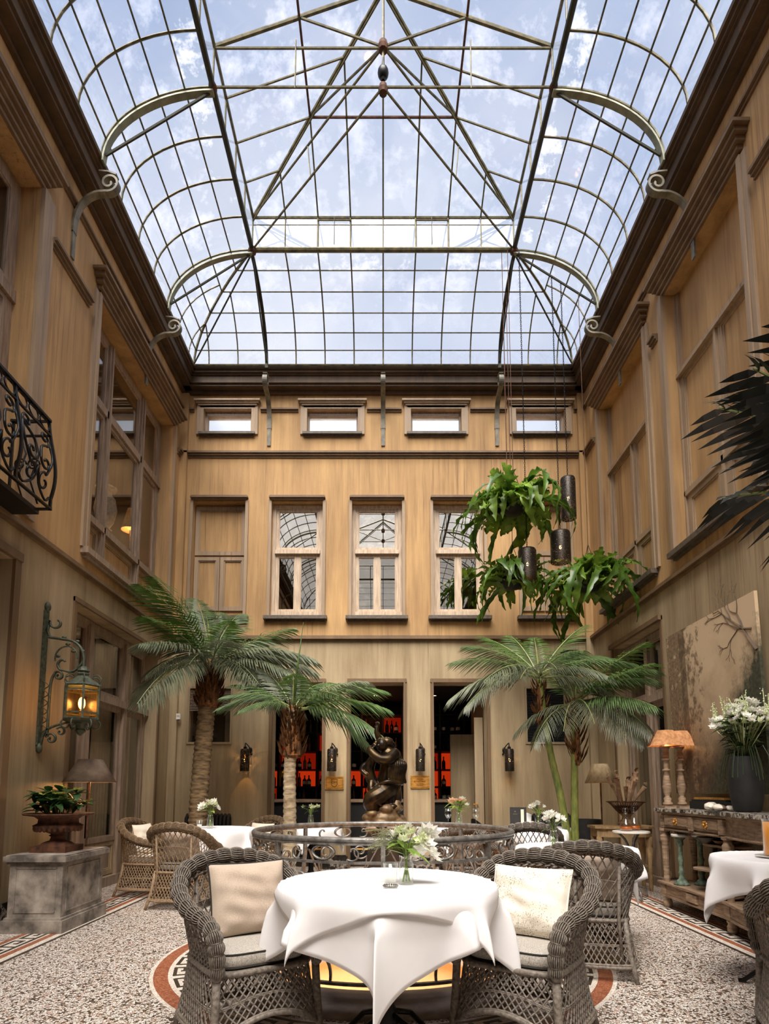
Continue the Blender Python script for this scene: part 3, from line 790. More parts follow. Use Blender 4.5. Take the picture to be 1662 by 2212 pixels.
for yb, sg, far in ((YB, 1, False), (YF, -1, True)):
    for x in xs: gbar('curved_rib', [(x, yb + sg*(RX - dx), z) for dx, z in fine_arc], .012)
    for i in range(7):
        dx, z = LV[i]; gbar('purlin', [(-(XC-dx), yb + sg*(RX-dx), z), (XC-dx, yb + sg*(RX-dx), z)], .009 if 0 < i < 6 else .018)
    for k in range(8):
        for i in range(6):
            (d0, z0), (d1, z1) = LV[i], LV[i+1]
            pane([(xs[k], yb+sg*(RX-d0), z0), (xs[k+1], yb+sg*(RX-d0), z0), (xs[k+1], yb+sg*(RX-d1), z1), (xs[k], yb+sg*(RX-d1), z1)],
                 'roof_glass_dirty' if i == 5 else 'roof_glass', far)
    # hipped corners of the skirt
    for s in (-1, 1):
        gbar('hip_rib', [(s*(XC-dx), yb + sg*(RX-dx), z) for dx, z in fine_arc], .02)
        gbar('tie_rod', [(s*(XC-.02), yb + sg*(RX-.02), ZC+.02), (s*XB, yb, ZB-.05)], .013, 'roof_dark')
        for off in (.475, .95):
            pts_s, pts_b = [], []
            for dx, z in fine_arc:
                if RX - dx >= off: pts_s.append((s*(XC-dx), yb + sg*off, z)); pts_b.append((s*(XB+off), yb + sg*(RX-dx), z))
            for pts in (pts_s, pts_b):
                if len(pts) > 1: gbar('jack_rib', pts, .011)
        for i in range(6):
            (d0, z0), (d1, z1) = LV[i], LV[i+1]; o0, o1 = RX-d0, RX-d1
            for c0, c1 in ((0, .475), (.475, .95), (.95, 1.2)):
                # polygon in (offset, level) space
                pl = []
                pl.append((c0, 0)) if o0 > c0 else None
                if o0 > c0: pl.append((min(c1, o0), 0))
                if o1 < c1 < o0: pl.append((c1, (o0-c1)/(o0-o1)))
                if o1 > c0: pl.append((min(c1, o1), 1)); pl.append((c0, 1))
                elif o0 > c0: pl.append((c0, (o0-c0)/(o0-o1)))
                q = []
                for p in pl:
                    if not q or abs(p[0]-q[-1][0]) + abs(p[1]-q[-1][1]) > 1e-5: q.append(p)
                if len(q) < 3: continue
                A = [(s*(XC - (d0+(d1-d0)*t)), yb + sg*o, z0+(z1-z0)*t) for o, t in q]
                B = [(s*(XB + o), yb + sg*(RX - (d0+(d1-d0)*t)), z0+(z1-z0)*t) for o, t in q]
                pane(A, 'roof_glass', far); pane(B, 'roof_glass', far)
# ring beam and lantern eaves
gbar('ring_beam', [(-XB, YF, ZB), (-XB, YB, ZB)], .034, 'roof_dark', 8); gbar('ring_beam', [(XB, YF, ZB), (XB, YB, ZB)], .034, 'roof_dark', 8)
gbar('ring_beam', [(-XB, YB, ZB), (XB, YB, ZB)], .036, 'roof_iron', 8); gbar('ring_beam', [(-XB, YF, ZB), (XB, YF, ZB)], .036, 'roof_iron', 8)
for p in ([(-XB, YF, ZE), (-XB, YB, ZE)], [(XB, YF, ZE), (XB, YB, ZE)], [(-XB, YB, ZE), (XB, YB, ZE)], [(-XB, YF, ZE), (XB, YF, ZE)]): gbar('lantern_eave', p, .02)
for s in (-1, 1):
    for k, y in enumerate(bays):
        gbar('lantern_post', [(s*XB, y, ZB), (s*XB, y, ZE)], .012)
        if k: pane([(s*XB, y, ZB), (s*XB, bays[k-1], ZB), (s*XB, bays[k-1], ZE), (s*XB, y, ZE)], 'roof_glass', y < 3.8)
for yb, far in ((YB, False), (YF, True)):
    for k, x in enumerate(xs):
        gbar('lantern_post', [(x, yb, ZB), (x, yb, ZE)], .016 if k in (2, 3, 5, 6) else .011)
        if k: pane([(xs[k-1], yb, ZB), (x, yb, ZB), (x, yb, ZE), (xs[k-1], yb, ZE)], 'roof_glass', far)
    gbar('lantern_rail', [(-XB, yb, ZE-.12), (XB, yb, ZE-.12)], .007)
for x in (-.71, .71):     # vent stays on the two opening lights
    gbar('vent_stay', [(x, YB-.02, ZE-.02), (x, YB-.03, ZB+.06)], .006, 'roof_dark'); gbar('vent_stay', [(x-.24, YB-.02, ZE-.06), (x+.24, YB-.02, ZE-.06)], .014)
# lantern rafters: side slopes, hips, end slopes
gbar('ridge', [(0, YFA, ZR), (0, YA, ZR)], .022)
def slope_z(x): return ZE + (ZR-ZE)*(1-abs(x)/XB)
for s in (-1, 1):
    for yb, ya in ((YB, YA), (YF, YFA)):
        gbar('hip_rafter', [(s*XB, yb, ZE), (0, ya, ZR)], .022); gbar('hip_rafter', [(s*XB, yb, ZE-.06), (0, ya, ZR-.06)], .012)
    ys = [YA - 1.0*k for k in range(7)]
    for y in ys[:]:
        tr = abs((y - YA) % 2.0) < 1e-6
        gbar('rafter', [(s*XB, y, ZE), (0, y, ZR)], .024 if tr else .013)
    for y, sg in ((YB-.5, 1), (YB-1.0, 1), (YB-1.5, 1)):
        x = XB*(1 - (YB-y)/(YB-YA)); gbar('jack_rafter', [(s*XB, y, ZE), (s*x, y, slope_z(x))], .013)
    xm = XB/2; gbar('lantern_purlin', [(s*xm, YF+1.0, slope_z(xm)), (s*xm, YB-1.0, slope_z(xm))], .015, 'rust')
    # glass of the side slope
    for k in range(6):
        y1, y0 = ys[k], ys[k+1]
        for xa, xb_ in ((XB, xm), (xm, 0)):
            pane([(s*xa, y0, slope_z(xa)), (s*xa, y1, slope_z(xa)), (s*xb_, y1, slope_z(xb_)), (s*xb_, y0, slope_z(xb_))], 'roof_glass', y1 < 4.5)
    pane([(s*XB, YA, ZE), (s*XB, YB-1, ZE), (s*xm, YB-1, slope_z(xm)), (s*xm, YA, slope_z(xm))]); pane([(s*xm, YA, slope_z(xm)), (s*xm, YB-1, slope_z(xm)), (0, YA, ZR)])
    pane([(s*XB, YB-1, ZE), (s*XB, YB, ZE), (s*xm, YB-1, slope_z(xm))])
    pane([(s*XB, YFA, ZE), (s*XB, YF, ZE), (0, YFA, ZR)], 'roof_glass', True)
for k, x in enumerate(xs[1:-1]):
    yy = YB - (YB-YA)*(1-abs(x)/XB)
    gbar('end_rafter', [(x, YB, ZE), (x, yy, slope_z(x))], .012)
for x0, x1 in zip(xs, xs[1:]):
    f = lambda x: (x, YB - (YB-YA)*(1-abs(x)/XB), slope_z(x))
    poly = [(x0, YB, ZE), (x1, YB, ZE), f(x1), f(x0)]
    q = [p for i, p in enumerate(poly) if (Vector(p) - Vector(poly[i-1])).length > 1e-4]
    pane(q)
pane([(-XB, YF, ZE), (XB, YF, ZE), (0, YFA, ZR)], 'roof_glass', True)
gbar('lantern_purlin', [(-.95, YB-1, slope_z(.95)), (.95, YB-1, slope_z(.95))], .016, 'rust')
if far_panes.v:
    o = far_panes.build('far_panes', 'roof_glass', ce); o['kind'] = 'stuff'
# trusses: arched band and tie rod on the skirt, horizontal ties and struts in the lantern
arc_b = [(dx, z - .075) for dx, z in [lev(i/3) for i in range(19)]]
for ty in (5.8, 3.8, 1.8, -.2):
    for s in (-1, 1):
        MB().bar([(s*(XC - .03 - dx*.985), ty, z) for dx, z in arc_b], .075, .02, (0, 0, 1)).build('arch_band', 'roof_arch', ce)
        gbar('tie_rod', [(s*XB, ty, ZB-.05), (s*(XC-.05), ty, ZC+.02)], .016, 'roof_dark')
        gbar('strut', [(0, ty, ZE), (s*XB/2, ty, slope_z(XB/2))], .014)
        MB().ball((s*XB, ty, ZB), .05, 8, 6, (1, 1.3, .7)).build('joint_plate', 'rust', ce)
    gbar('tie_rod', [(-XB, ty, ZE-.02), (XB, ty, ZE-.02)], .014); gbar('tie_rod', [(-XB, ty, ZB), (XB, ty, ZB)], .014)
    gbar('king_post', [(0, ty, ZR), (0, ty, ZB-.08)], .016)
    MB().lathe([(.0, -.06), (.05, -.05), (.06, 0), (.05, .05), (.0, .06)], 10, (0, ty, ZE)).build('king_post_joint', 'rust', ce)
    MB().lathe([(.0, -.06), (.045, -.05), (.055, 0), (.045, .05), (.0, .06)], 10, (0, ty, ZB-.03)).build('king_post_joint', 'rust', ce)
    for x in (-.98, .98):
        gbar('hanger', [(x, ty-.02, ZE+.06), (x, ty-.02, ZB-.04)], .008)
for s in (-1, 1):
    MB().bar([(s*(XC-.03-dx*.985), YB, z) for dx, z in arc_b], .075, .02).build('arch_band', 'roof_arch', ce)
    gbar('tie_rod', [(s*XB, YB, ZB-.05), (s*(XC-.05), YB, ZC+.02)], .016, 'roof_dark')
    MB().bar([(s*XB, YB + RX - .03 - dx*.985 if False else YB + (RX-.03-dx*.985), z) for dx, z in arc_b], .05, .02, (0, 0, 1)).build('arch_band', 'roof_dark', ce)
    gbar('tie_rod', [(s*XB, YB, ZB-.05), (s*XB, YB+RX-.05, ZC+.02)], .013, 'roof_dark')
    gbar('diagonal_rod', [(0, YA, ZE), (s*XB, YB, ZE)], .014); gbar('diagonal_rod', [(0, YA, ZB), (s*XB, YB, ZB)], .014)
    gbar('strut', [(0, YA, ZE), (s*XB/2, YB-1.0, slope_z(XB/2))], .014)
    gbar('hanger', [(s*.98, YA+1.03, ZE), (s*.93, YA+1.0, ZB)], .008)
    MB().ball((s*XB, YB, ZB-.02), .065, 8, 6, (1, 1, .9)).build('joint_plate', 'rust', ce)
# scroll brackets carrying the arches on the walls
def scroll_bracket():
    pts = [(.012, -.80), (.015, -.68), (.05, -.52), (.13, -.40), (.24, -.335), (.34, -.33)]
    P = [Vector((x, 0, z)) for x, z in pts]
    P = crom(P, 5)
    sp = spiral((.37, 0, -.215), .115, .02, -pi*.6, pi*2.2, 34)
    P = P[:-2] + sp
    mb = MB().bar(P, .07, .022, (0, 1, 0)) if False else MB()
    fr = P
    rows = []
    for i, p in enumerate(fr):
        a = fr[max(0, i-1)]; b = fr[min(len(fr)-1, i+1)]; t = (b-a).normalized(); nrm = Vector((-t.z, 0, t.x))
        w = .038 if i < len(fr)-30 else .038*(1-.3*(i-len(fr)+30)/30); h = .012
        rows.append([p + nrm*h + Vector((0, w, 0)), p + nrm*h - Vector((0, w, 0)), p - nrm*h - Vector((0, w, 0)), p - nrm*h + Vector((0, w, 0))])
    mb.grid(rows, False, True)
    # top leaf that meets the cornice
    mb.bar([Vector((.26, 0, -.075)), Vector((.36, 0, -.085)), Vector((.45, 0, -.12))], .07, .018, (0, 0, 1))
    mb.box(-.0, .02, -.03, .03, -1.1, -.7)
    return mb
sbm = scroll_bracket().mesh('scroll_bracket'); sbm.materials.append(MT['scroll'])
for y in (YB, 5.8, 3.8, 1.8, -.2):
    obj('scroll_bracket', sbm, ce, (-W, y, 8.0)); obj('scroll_bracket', sbm, ce, (W, y, 8.0), (0, 0, pi))
for x in (-XB, 0, XB): obj('scroll_bracket', sbm, ce, (x, DB, 8.0), (0, 0, -pi/2))
# black glass lamp at the first truss
t = thing('roof_lamp', 'small black globe lamp hung at the centre of the roof truss', 'lamp', (0, 5.8, ZB+.04))
MB().ball((0, -.03, .1), .062, 16, 10, (1, 1, 1.3)).build('globe', 'black', t, True)
MB().lathe([(.02, .0), (.03, .02), (.02, .04)], 12, (0, -.03, 0)).build('collar', 'black', t)
MB().lathe([(.02, .18), (.012, .24), (.006, .3)], 10, (0, -.03, 0)).build('stem', 'black', t)

# ---------------------------------------------------------------- wicker armchairs
RIMC = [(-.265, -.275, .40), (-.272, -.29, .50), (-.285, -.275, .59), (-.30, -.20, .635), (-.32, -.08, .655), (-.34, .06, .70), (-.33, .18, .765), (-.27, .275, .835), (-.15, .325, .88), (0, .34, .895)]
RIM = crom(RIMC + [(-x, y, z) for x, y, z in RIMC[-2::-1]], 18)
NR = len(RIM) - 1
def rim_at(t):
    f = max(0, min(.99999, t)) * NR; i = int(f); return RIM[i].lerp(RIM[i+1], f - i)
SEATC = [(-.255, -.262, .40), (-.262, -.15, .40), (-.265, 0, .40), (-.262, .14, .40), (-.235, .225, .40), (-.15, .262, .40), (0, .27, .40)]
SEATP = crom(SEATC + [(-x, y, z) for x, y, z in SEATC[-2::-1]], 12)
def seat_at(t):
    f = max(0, min(.99999, t)) * (len(SEATP)-1); i = int(f); return SEATP[i].lerp(SEATP[i+1], f - i)
def sup(th, a, b, n=5.0):
    c, s_ = cos(th), sin(th); k = (abs(c/a)**n + abs(s_/b)**n) ** (-1/n); return k*c, k*s_
def skirt(th, v):
    x0, y0 = sup(th, .268, .268); x1, y1 = sup(th, .315, .325)
    zb = .095
    if y1 < -.2: zb += .10 * max(0, 1 - (x1/.27)**2)
    return Vector((x0 + (x1-x0)*v**1.3, y0 + (y1-y0)*v**1.3, .39 + (zb-.39)*v))
def make_chair(name, label, m, loc, rz, group=None):
    t = thing(name, label, 'chair', loc, rz, group); t.scale = (CS, CS, CS)
    # scalloped, coiled rim
    nsc = 34; K = nsc*5; rads = []
    pts = [rim_at(i/K) for i in range(K+1)]
    mb = MB(); fr = mb.frames(pts); core = []
    for i, (p, a, b) in enumerate(fr):
        sc = abs(sin(pi*i/5)) ** .7
        r0 = (.033 + .011*sin(pi*i/K)**.7) * (.76 + .28*sc); rads.append(r0)
        core.append([p + (a*cos(2*pi*j/12) + b*sin(2*pi*j/12)) * (r0 - .003) for j in range(12)])
    for j in range(22):           # canes laid along the rim, tied in at every bulge
        mb.tube([p + (a*cos(2*pi*j/22 + .002*i) + b*sin(2*pi*j/22 + .002*i)) * r for i, ((p, a, b), r) in enumerate(zip(fr, rads))], .0038, 4, False, False)
    for i in range(5, K, 5):
        p, a, b = fr[i]; mb.tube([p + (a*cos(2*pi*j/14) + b*sin(2*pi*j/14)) * (rads[i] + .003) for j in range(14)], .003, 4, True)
    for ends in (0, K): mb.ball(pts[ends], .03, 10, 6)
    mb.build('arch_rim', m, t, True)
    MB().grid(core, False, True).build('rim_core', 'wicker_core', t, True)
    # plaited inner braid following the rim
    br = MB()
    for ph in (0, 2*pi/3, 4*pi/3):
        q = []
        for i in range(121):
            tt = .1 + .8*i/120; p = rim_at(tt); s_ = seat_at(tt); d = (s_-p).normalized(); inn = Vector((-p.x, .02-p.y, 0)).normalized()
            base = p + d*.048 + inn*.012; a = i*2*pi/8 + ph
            q.append(base + d*.012*cos(a) + inn*.008*sin(2*a))
        br.tube(q, .0085, 5)
    br.build('braid', m, t, True)
    # open lattice of back and arms
    la = MB(); ns = 42
    for dr in (-1, 1):
        for k in range(ns + 1):
            q = []
            for j in range(7):
                v = j/6; tt = (k + dr*v*4.2)/ns
                if 0.005 <= tt <= .995:
                    p, s_ = rim_at(tt), seat_at(tt); q.append(p.lerp(s_, .06 + .94*v) + Vector((0, .0015*dr, 0)))
            if len(q) > 1: la.tube(q, .005, 4, False, False)
    for v in (.45,):
        la.tube([rim_at(i/60).lerp(seat_at(i/60), v) for i in range(4, 57)], .005, 4)
    la.build('back_lattice', m, t, True)
    # skirt lattice
    sk = MB(); ns = 56
    for dr in (-1, 1):
        for k in range(ns):
            sk.tube([skirt((k + dr*j/6*5)*2*pi/ns, j/6) for j in range(7)], .005, 4, False, False)
    for v in (.52, .55): sk.tube([skirt(i*2*pi/72, v) for i in range(72)], .0045, 4, True)
    sk.build('skirt_lattice', m, t, True)
    MB().tube([skirt(i*2*pi/72, 0) for i in range(72)], .015, 7, True).build('seat_rail', m, t, True)
    b = MB().tube([skirt(i*2*pi/72, 1) for i in range(72)], .013, 7, True); b.tube([skirt(i*2*pi/72, .95) for i in range(72)], .009, 6, True)
    b.build('base_rail', m, t, True)
    se = MB(); rows = [[(sup(i*2*pi/48, r, r)[0], sup(i*2*pi/48, r, r)[1], z) for r, z in ((.26, .385), (.262, .4), (.2, .402), (.001, .402))] for i in range(48)]
    se.grid(rows, True).build('seat', m, t)
    for sx in (-1, 1):
        MB().tube([(sx*.262, -.268, .41), (sx*.268, -.276, .25), (sx*.278, -.29, .1), (sx*.282, -.294, 0)], [.021, .021, .02, .017], 9).build('leg', m, t, True)
        MB().tube([(sx*.232, .235, .40), (sx*.25, .265, .2), (sx*.27, .3, .08), (sx*.285, .33, 0)], [.018, .018, .017, .014], 9).build('leg', m, t, True)
        MB().tube([(sx*.2, .30, .1), (sx*.19, .272, .4), (sx*.205, .305, .82)], .012, 7).build('back_post', m, t, True)
    return t
def cushion(label, m, loc, rz, w=.47, d=.47, h=.075, group=None):
    """boxy seat pad with a piped edge"""
    t = thing('seat_cushion', label, 'cushion', loc, rz, group); t.scale = (CS, CS, CS)
    rows = []
    prof = [(0.0, 0), (.9, 0), (.97, .06), (1, .25), (1, .75), (.97, .94), (.9, 1.02), (.5, 1.12), (0, 1.15)]
    for r, z in prof: rows.append([(sup(j*2*pi/56, w/2, d/2, 6)[0]*max(r, .002), sup(j*2*pi/56, w/2, d/2, 6)[1]*max(r, .002), z*h) for j in range(56)])
    MB().grid(rows, False, True, False).build('pad', m, t, True)
    for z in (.93, .07):
        MB().tube([(sup(j*2*pi/56, w/2*.985, d/2*.985, 6)[0], sup(j*2*pi/56, w/2*.985, d/2*.985, 6)[1], z*h) for j in range(56)], .0045, 5, True).build('piping', m if m == 'pillow_cream' else 'piping', t, True)
    return t
def pillow(label, m, loc, rot, w=.46, h=.44, th=.075, piping=None, seed=1, group=None):
    rnd = random.Random(seed)
    ph = [rnd.uniform(0, 6.3) for _ in range(6)]
    t = thing('throw_pillow', label, 'pillow', loc, 0, group); t.rotation_euler = rot; t.scale = (CS, CS, CS)
    def pt(u, v, s_):
        e = (1 - abs(u)**3.2)*(1 - abs(v)**3.2); thk = th * max(0, e)**.55
        x = u*w/2*(1 - .05*(1 - v*v)); z = v*h/2*(1 - .05*(1 - u*u))
        wr = .006*sin(5*u + 4*v + ph[0])*e + .005*sin(9*(u - v) + ph[1])*(1-e)*min(1, e*4) + .004*sin(13*v + 3*u + ph[2])*e
        # creases running in from the corners
        wr += .008*sin(16*(u+v)*(.6) + ph[3])*max(0, 1-abs(u-v))*min(1, e*2)*.5
        return (x, s_*thk + wr, z)
    n = 30
    mb = MB()
    for s_ in (-1, 1):
        mb.grid([[pt(-1+2*i/n, -1+2*j/n, s_) for j in range(n+1)] for i in range(n+1)], flip=s_ > 0)
    mb.build('cover', m, t, True)
    ed = [pt(-1+2*i/n, -1, 1) for i in range(n)] + [pt(1, -1+2*i/n, 1) for i in range(n)] + [pt(1-2*i/n, 1, 1) for i in range(n)] + [pt(-1, 1-2*i/n, 1) for i in range(n)]
    MB().tube(ed, .0055, 6, True).build('piping', piping or m, t, True)
    return t
CS = .94
def at_chair(loc, rz, p):
    p = [q*CS for q in p]; c, s_ = cos(rz), sin(rz); return (loc[0] + p[0]*c - p[1]*s_, loc[1] + p[0]*s_ + p[1]*c, loc[2] + p[2])
SEATZ = .405
# local front is -y; rz turns it
CH = {
 'front_left': ((-.68, 3.1, 0), R(34)), 'front_right': ((.71, 3.1, 0), R(-34)), 'right_back_view': ((1.40, 4.2, 0), R(166)),
 'corner': ((2.10, 2.86, 0), R(160)), 'l1': ((-2.10, 6.42, 0), R(172)), 'l2': ((-2.72, 7.10, 0), R(82)), 'l3': ((-1.62, 7.55, 0), R(-35)),
 'c1': ((.86, 6.05, 0), R(178)), 'r3': ((1.20, 5.40, 0), R(78)), 'r4': ((1.55, 6.45, 0), R(172)),
}
c0 = make_chair('wicker_armchair', 'grey wicker armchair left of the front table, beige pillow with dark piping on it', 'wicker', *CH['front_left'])
lab = {'front_right': 'grey wicker armchair right of the front table holding the speckled wool pillow',
       'right_back_view': 'dark wicker armchair turned away to the right table, behind the speckled pillow chair',
       'corner': 'wicker armchair at the orange juice table, only its arm in view',
       'c1': 'wicker armchair seen from behind through the right half of the round railing',
       'r3': 'wicker armchair with long grey pillow between the railing and the right table',
       'r4': 'wicker armchair whose rim stands before the menu table near the palm pot'}
for k, l in lab.items(): dup(c0, CH[k][0], CH[k][1], l)
c1 = make_chair('wicker_armchair', 'tan wicker armchair with its back to the room at the rear left table', 'wicker_tan', *CH['l1'])
dup(c1, *CH['l2'], 'tan wicker armchair beside the French door with a cream pillow')
dup(c1, *CH['l3'], 'tan wicker armchair on the far side of the rear left table')
for k, m, l in (('front_left', 'seat_fabric', 'grey tweed seat pad on the front left armchair'), ('front_right', 'seat_fabric', 'grey tweed seat pad below the speckled pillow'),
                ('right_back_view', 'seat_fabric', 'seat pad in the armchair that faces away at the right table'), ('corner', 'seat_fabric', 'seat pad in the armchair at the orange juice table'),
                ('l1', 'seat_fabric', 'seat pad in the tan armchair with its back to the room'), ('l2', 'pillow_cream', 'cream seat pad in the armchair beside the French door'), ('l3', 'pillow_cream', 'cream seat pad in the armchair beyond the rear left table'),
                ('c1', 'seat_fabric', 'seat pad in the armchair behind the railing'), ('r3', 'seat_fabric', 'seat pad under the long grey pillow'), ('r4', 'seat_fabric', 'seat pad in the armchair before the menu table')):
    loc, rz = CH[k]; cushion(l, m, at_chair(loc, rz, (0, -.01, SEATZ)), rz)
def lean(k, l, m, w, h, seed, piping=None, y=.115, tilt=-14, zz=.485, dx=0, th=.075):
    loc, rz = CH[k]; pillow(l, m, at_chair(loc, rz, (dx, y, zz + h/2*.97)), (R(tilt), 0, rz), w, h, th, piping, seed)
lean('front_left', 'square beige pillow with dark piping on the front left armchair', 'pillow_beige', .45, .40, 3, 'piping', dx=.04)
lean('front_right', 'square white speckled wool pillow on the front right armchair', 'pillow_speck', .45, .38, 5, None, y=.10, tilt=-24)
lean('l2', 'plain cream pillow on the armchair beside the French door', 'pillow_cream', .42, .38, 7)
lean('l1', 'dusky beige pillow in the tan armchair with its back to the room', 'pillow_beige', .44, .38, 8)
lean('l3', 'cream pillow just above the rear left tablecloth', 'pillow_cream', .42, .36, 9)
lean('r3', 'long grey pillow on the armchair right of the railing', 'seat_fabric', .46, .34, 10)
lean('right_back_view', 'dark beige pillow behind the lattice of the turned away armchair', 'pillow_beige', .44, .40, 11)
lean('c1', 'beige pillow in the armchair behind the railing', 'pillow_beige', .44, .38, 12)

# ---------------------------------------------------------------- tables and cloths
def table(label, x, y, ztop, Rr, group=None, m='black'):
    t = thing('round_table', label, 'table', (x, y, 0), 0, group)
    MB().lathe([(Rr-.01, ztop-.03), (Rr, ztop-.025), (Rr, ztop-.008), (Rr-.008, ztop-.002)], 48).build('tabletop', 'dark_wood', t)
    MB().lathe([(.03, ztop-.03), (.028, .5), (.045, .44), (.05, .4), (.035, .36), (.033, .2), (.055, .14), (.05, .08)], 16).build('column', m, t, True)
    for k in range(4):
        a = k*pi/2 + pi/4
        MB().tube([(.03*cos(a), .03*sin(a), .16), (.16*cos(a), .16*sin(a), .12), (.27*cos(a), .27*sin(a), .02), (.3*cos(a), .3*sin(a), .012)], .014, 7).build('foot', m, t, True)
    return t
def cloth(label, x, y, ztop, Rr, side, rot, seed, nf=8, amp=1.0, off=.004, group=None, res=72, maxdrop=None):
    rnd = random.Random(seed); p1, p2 = rnd.uniform(0, 6.3), rnd.uniform(0, 6.3)
    n = res; rows = []
    for i in range(n+1):
        row = []
        for j in range(n+1):
            u, v = (i/n-.5)*side, (j/n-.5)*side
            r = sqrt(u*u+v*v); th = math.atan2(v, u) + rot
            if r <= Rr:
                row.append((r*cos(th), r*sin(th), ztop + off)); continue
            s_ = r - Rr
            # flutes stand out at the corners and between them, the cloth falls back in folds beside them
            ph = nf*(th - rot - pi/4) + .5*sin(2*th + p2) + .25*sin(5*th + p1)
            f = (.5 + .5*cos(ph))**1.7
            k = min(1, s_/.05); g_ = min(1, s_/.16)
            flare = -.11*g_ + .62*f*amp*g_*(1 - .45*min(1, s_/.5))
            out = s_*flare + .012*k
            dz = -s_*sqrt(max(.2, 1-flare*flare)) + .012*k
            tw = -.11*sin(ph + .5)*g_*max(amp, .8)
            rr = Rr + off*1.5 + out
            row.append((rr*cos(th+tw), rr*sin(th+tw), ztop + off + dz))
        rows.append(row)
    o = MB().grid(rows).build('tablecloth', 'cloth', None, True, (x, y, 0))
    s = o.modifiers.new('hem_thickness', 'SOLIDIFY'); s.thickness = .003; s.offset = -1
    return tag(o, label, 'tablecloth', group)
TX, TY, TZ, TR_ = 0.02, 2.93, .755, .50
table('round pedestal table in front under two white cloths', TX, TY, TZ, TR_)
cloth('white under cloth of the front table, one long corner hanging at the front', TX, TY, TZ, TR_, 1.44, R(-90-45-2), 3, 8, .95, .003)
cloth('white top cloth draped over the front table, its hem curving above the long corner', TX, TY, TZ, TR_ + .004, 1.13, R(3), 5, 8, .85, .008)
table('round table at the rear left under a white cloth', -1.97, 7.15, .755, .42)
cloth('white cloth on the rear left table beside the big palm', -1.97, 7.15, .755, .42, 1.25, R(20), 7, 8, .9, .004, None, 48)
table('round table right of the railing, its far side behind the turned armchair', 1.55, 4.85, .745, .46)
cloth('white cloth on the right table behind the turned wicker armchair', 1.55, 4.85, .745, .46, 1.36, R(45+12), 11, 8, .8, .004, None, 56)
table('round table near the right edge that carries the orange juice', 2.46, 3.68, .79, .40)
cloth('white cloth on the orange juice table before the console', 2.46, 3.68, .79, .40, 1.16, R(38), 13, 8, .8, .004, None, 56)
table('round table with the dark menu, before the right back corner', 1.86, 7.25, .75, .42)
cloth('white cloth under the standing menu', 1.86, 7.25, .75, .42, 1.2, R(45), 17, 7, .8, .004, None, 40)
table('round table before the right bar opening with wine glasses', .92, 7.55, .75, .48)
cloth('white cloth under the wine glasses before the right bar opening', .92, 7.55, .75, .48, 1.3, R(30), 19, 7, .8, .004, None, 40)
table('round table behind the railing by the left bar opening', -.92, 7.7, .73, .38)
cloth('white cloth behind the railing under the thin palm', -.92, 7.7, .73, .38, 1.0, R(30), 23, 7, .8, .004, None, 40)

# ---------------------------------------------------------------- round iron railing over the well
rl = thing('round_railing', 'round grey wrought iron railing with oval rings and scrolls over the floor well', 'railing', (CX, CY, 0))
RR, ZT, ZM = .945, .905, .775
def cyl(a, z, r=RR): return Vector((r*cos(a), r*sin(a), z))
def circ(r, z, n=96): return [cyl(2*pi*i/n, z, r) for i in range(n)]
MB().tube(circ(RR, ZT), .02, 10, True).build('handrail', 'iron', rl, True)
MB().bar(circ(RR, ZT-.022), .03, .012, (0, 0, 1), True).build('rail_strip', 'iron', rl)
MB().bar(circ(RR, ZM), .022, .016, (0, 0, 1), True).build('middle_rail', 'iron', rl)
MB().bar(circ(1.09, .13), .026, .016, (0, 0, 1), True).build('bottom_rail', 'iron', rl)
def belly(z):      # radius of the flaring lower part
    k = (ZM - z)/(ZM - .13); return RR + .145*k*k
def on(a, z, da=0.0): return cyl(a + da/ RR, z, belly(z) if z < ZM else RR)
def flat(f, pts, w=.024, h=.012):
    mb = MB(); rows = []
    P = [f(x, z) for x, z in pts]
    for i, p in enumerate(P):
        a, b = P[max(0, i-1)], P[min(len(P)-1, i+1)]; tg = (b-a).normalized(); rad = Vector((p.x, p.y, 0)).normalized(); nn = tg.cross(rad).normalized()
        rows.append([p + rad*w/2 + nn*h/2, p + rad*w/2 - nn*h/2, p - rad*w/2 - nn*h/2, p - rad*w/2 + nn*h/2])
    mb.grid(rows, False, True); return mb
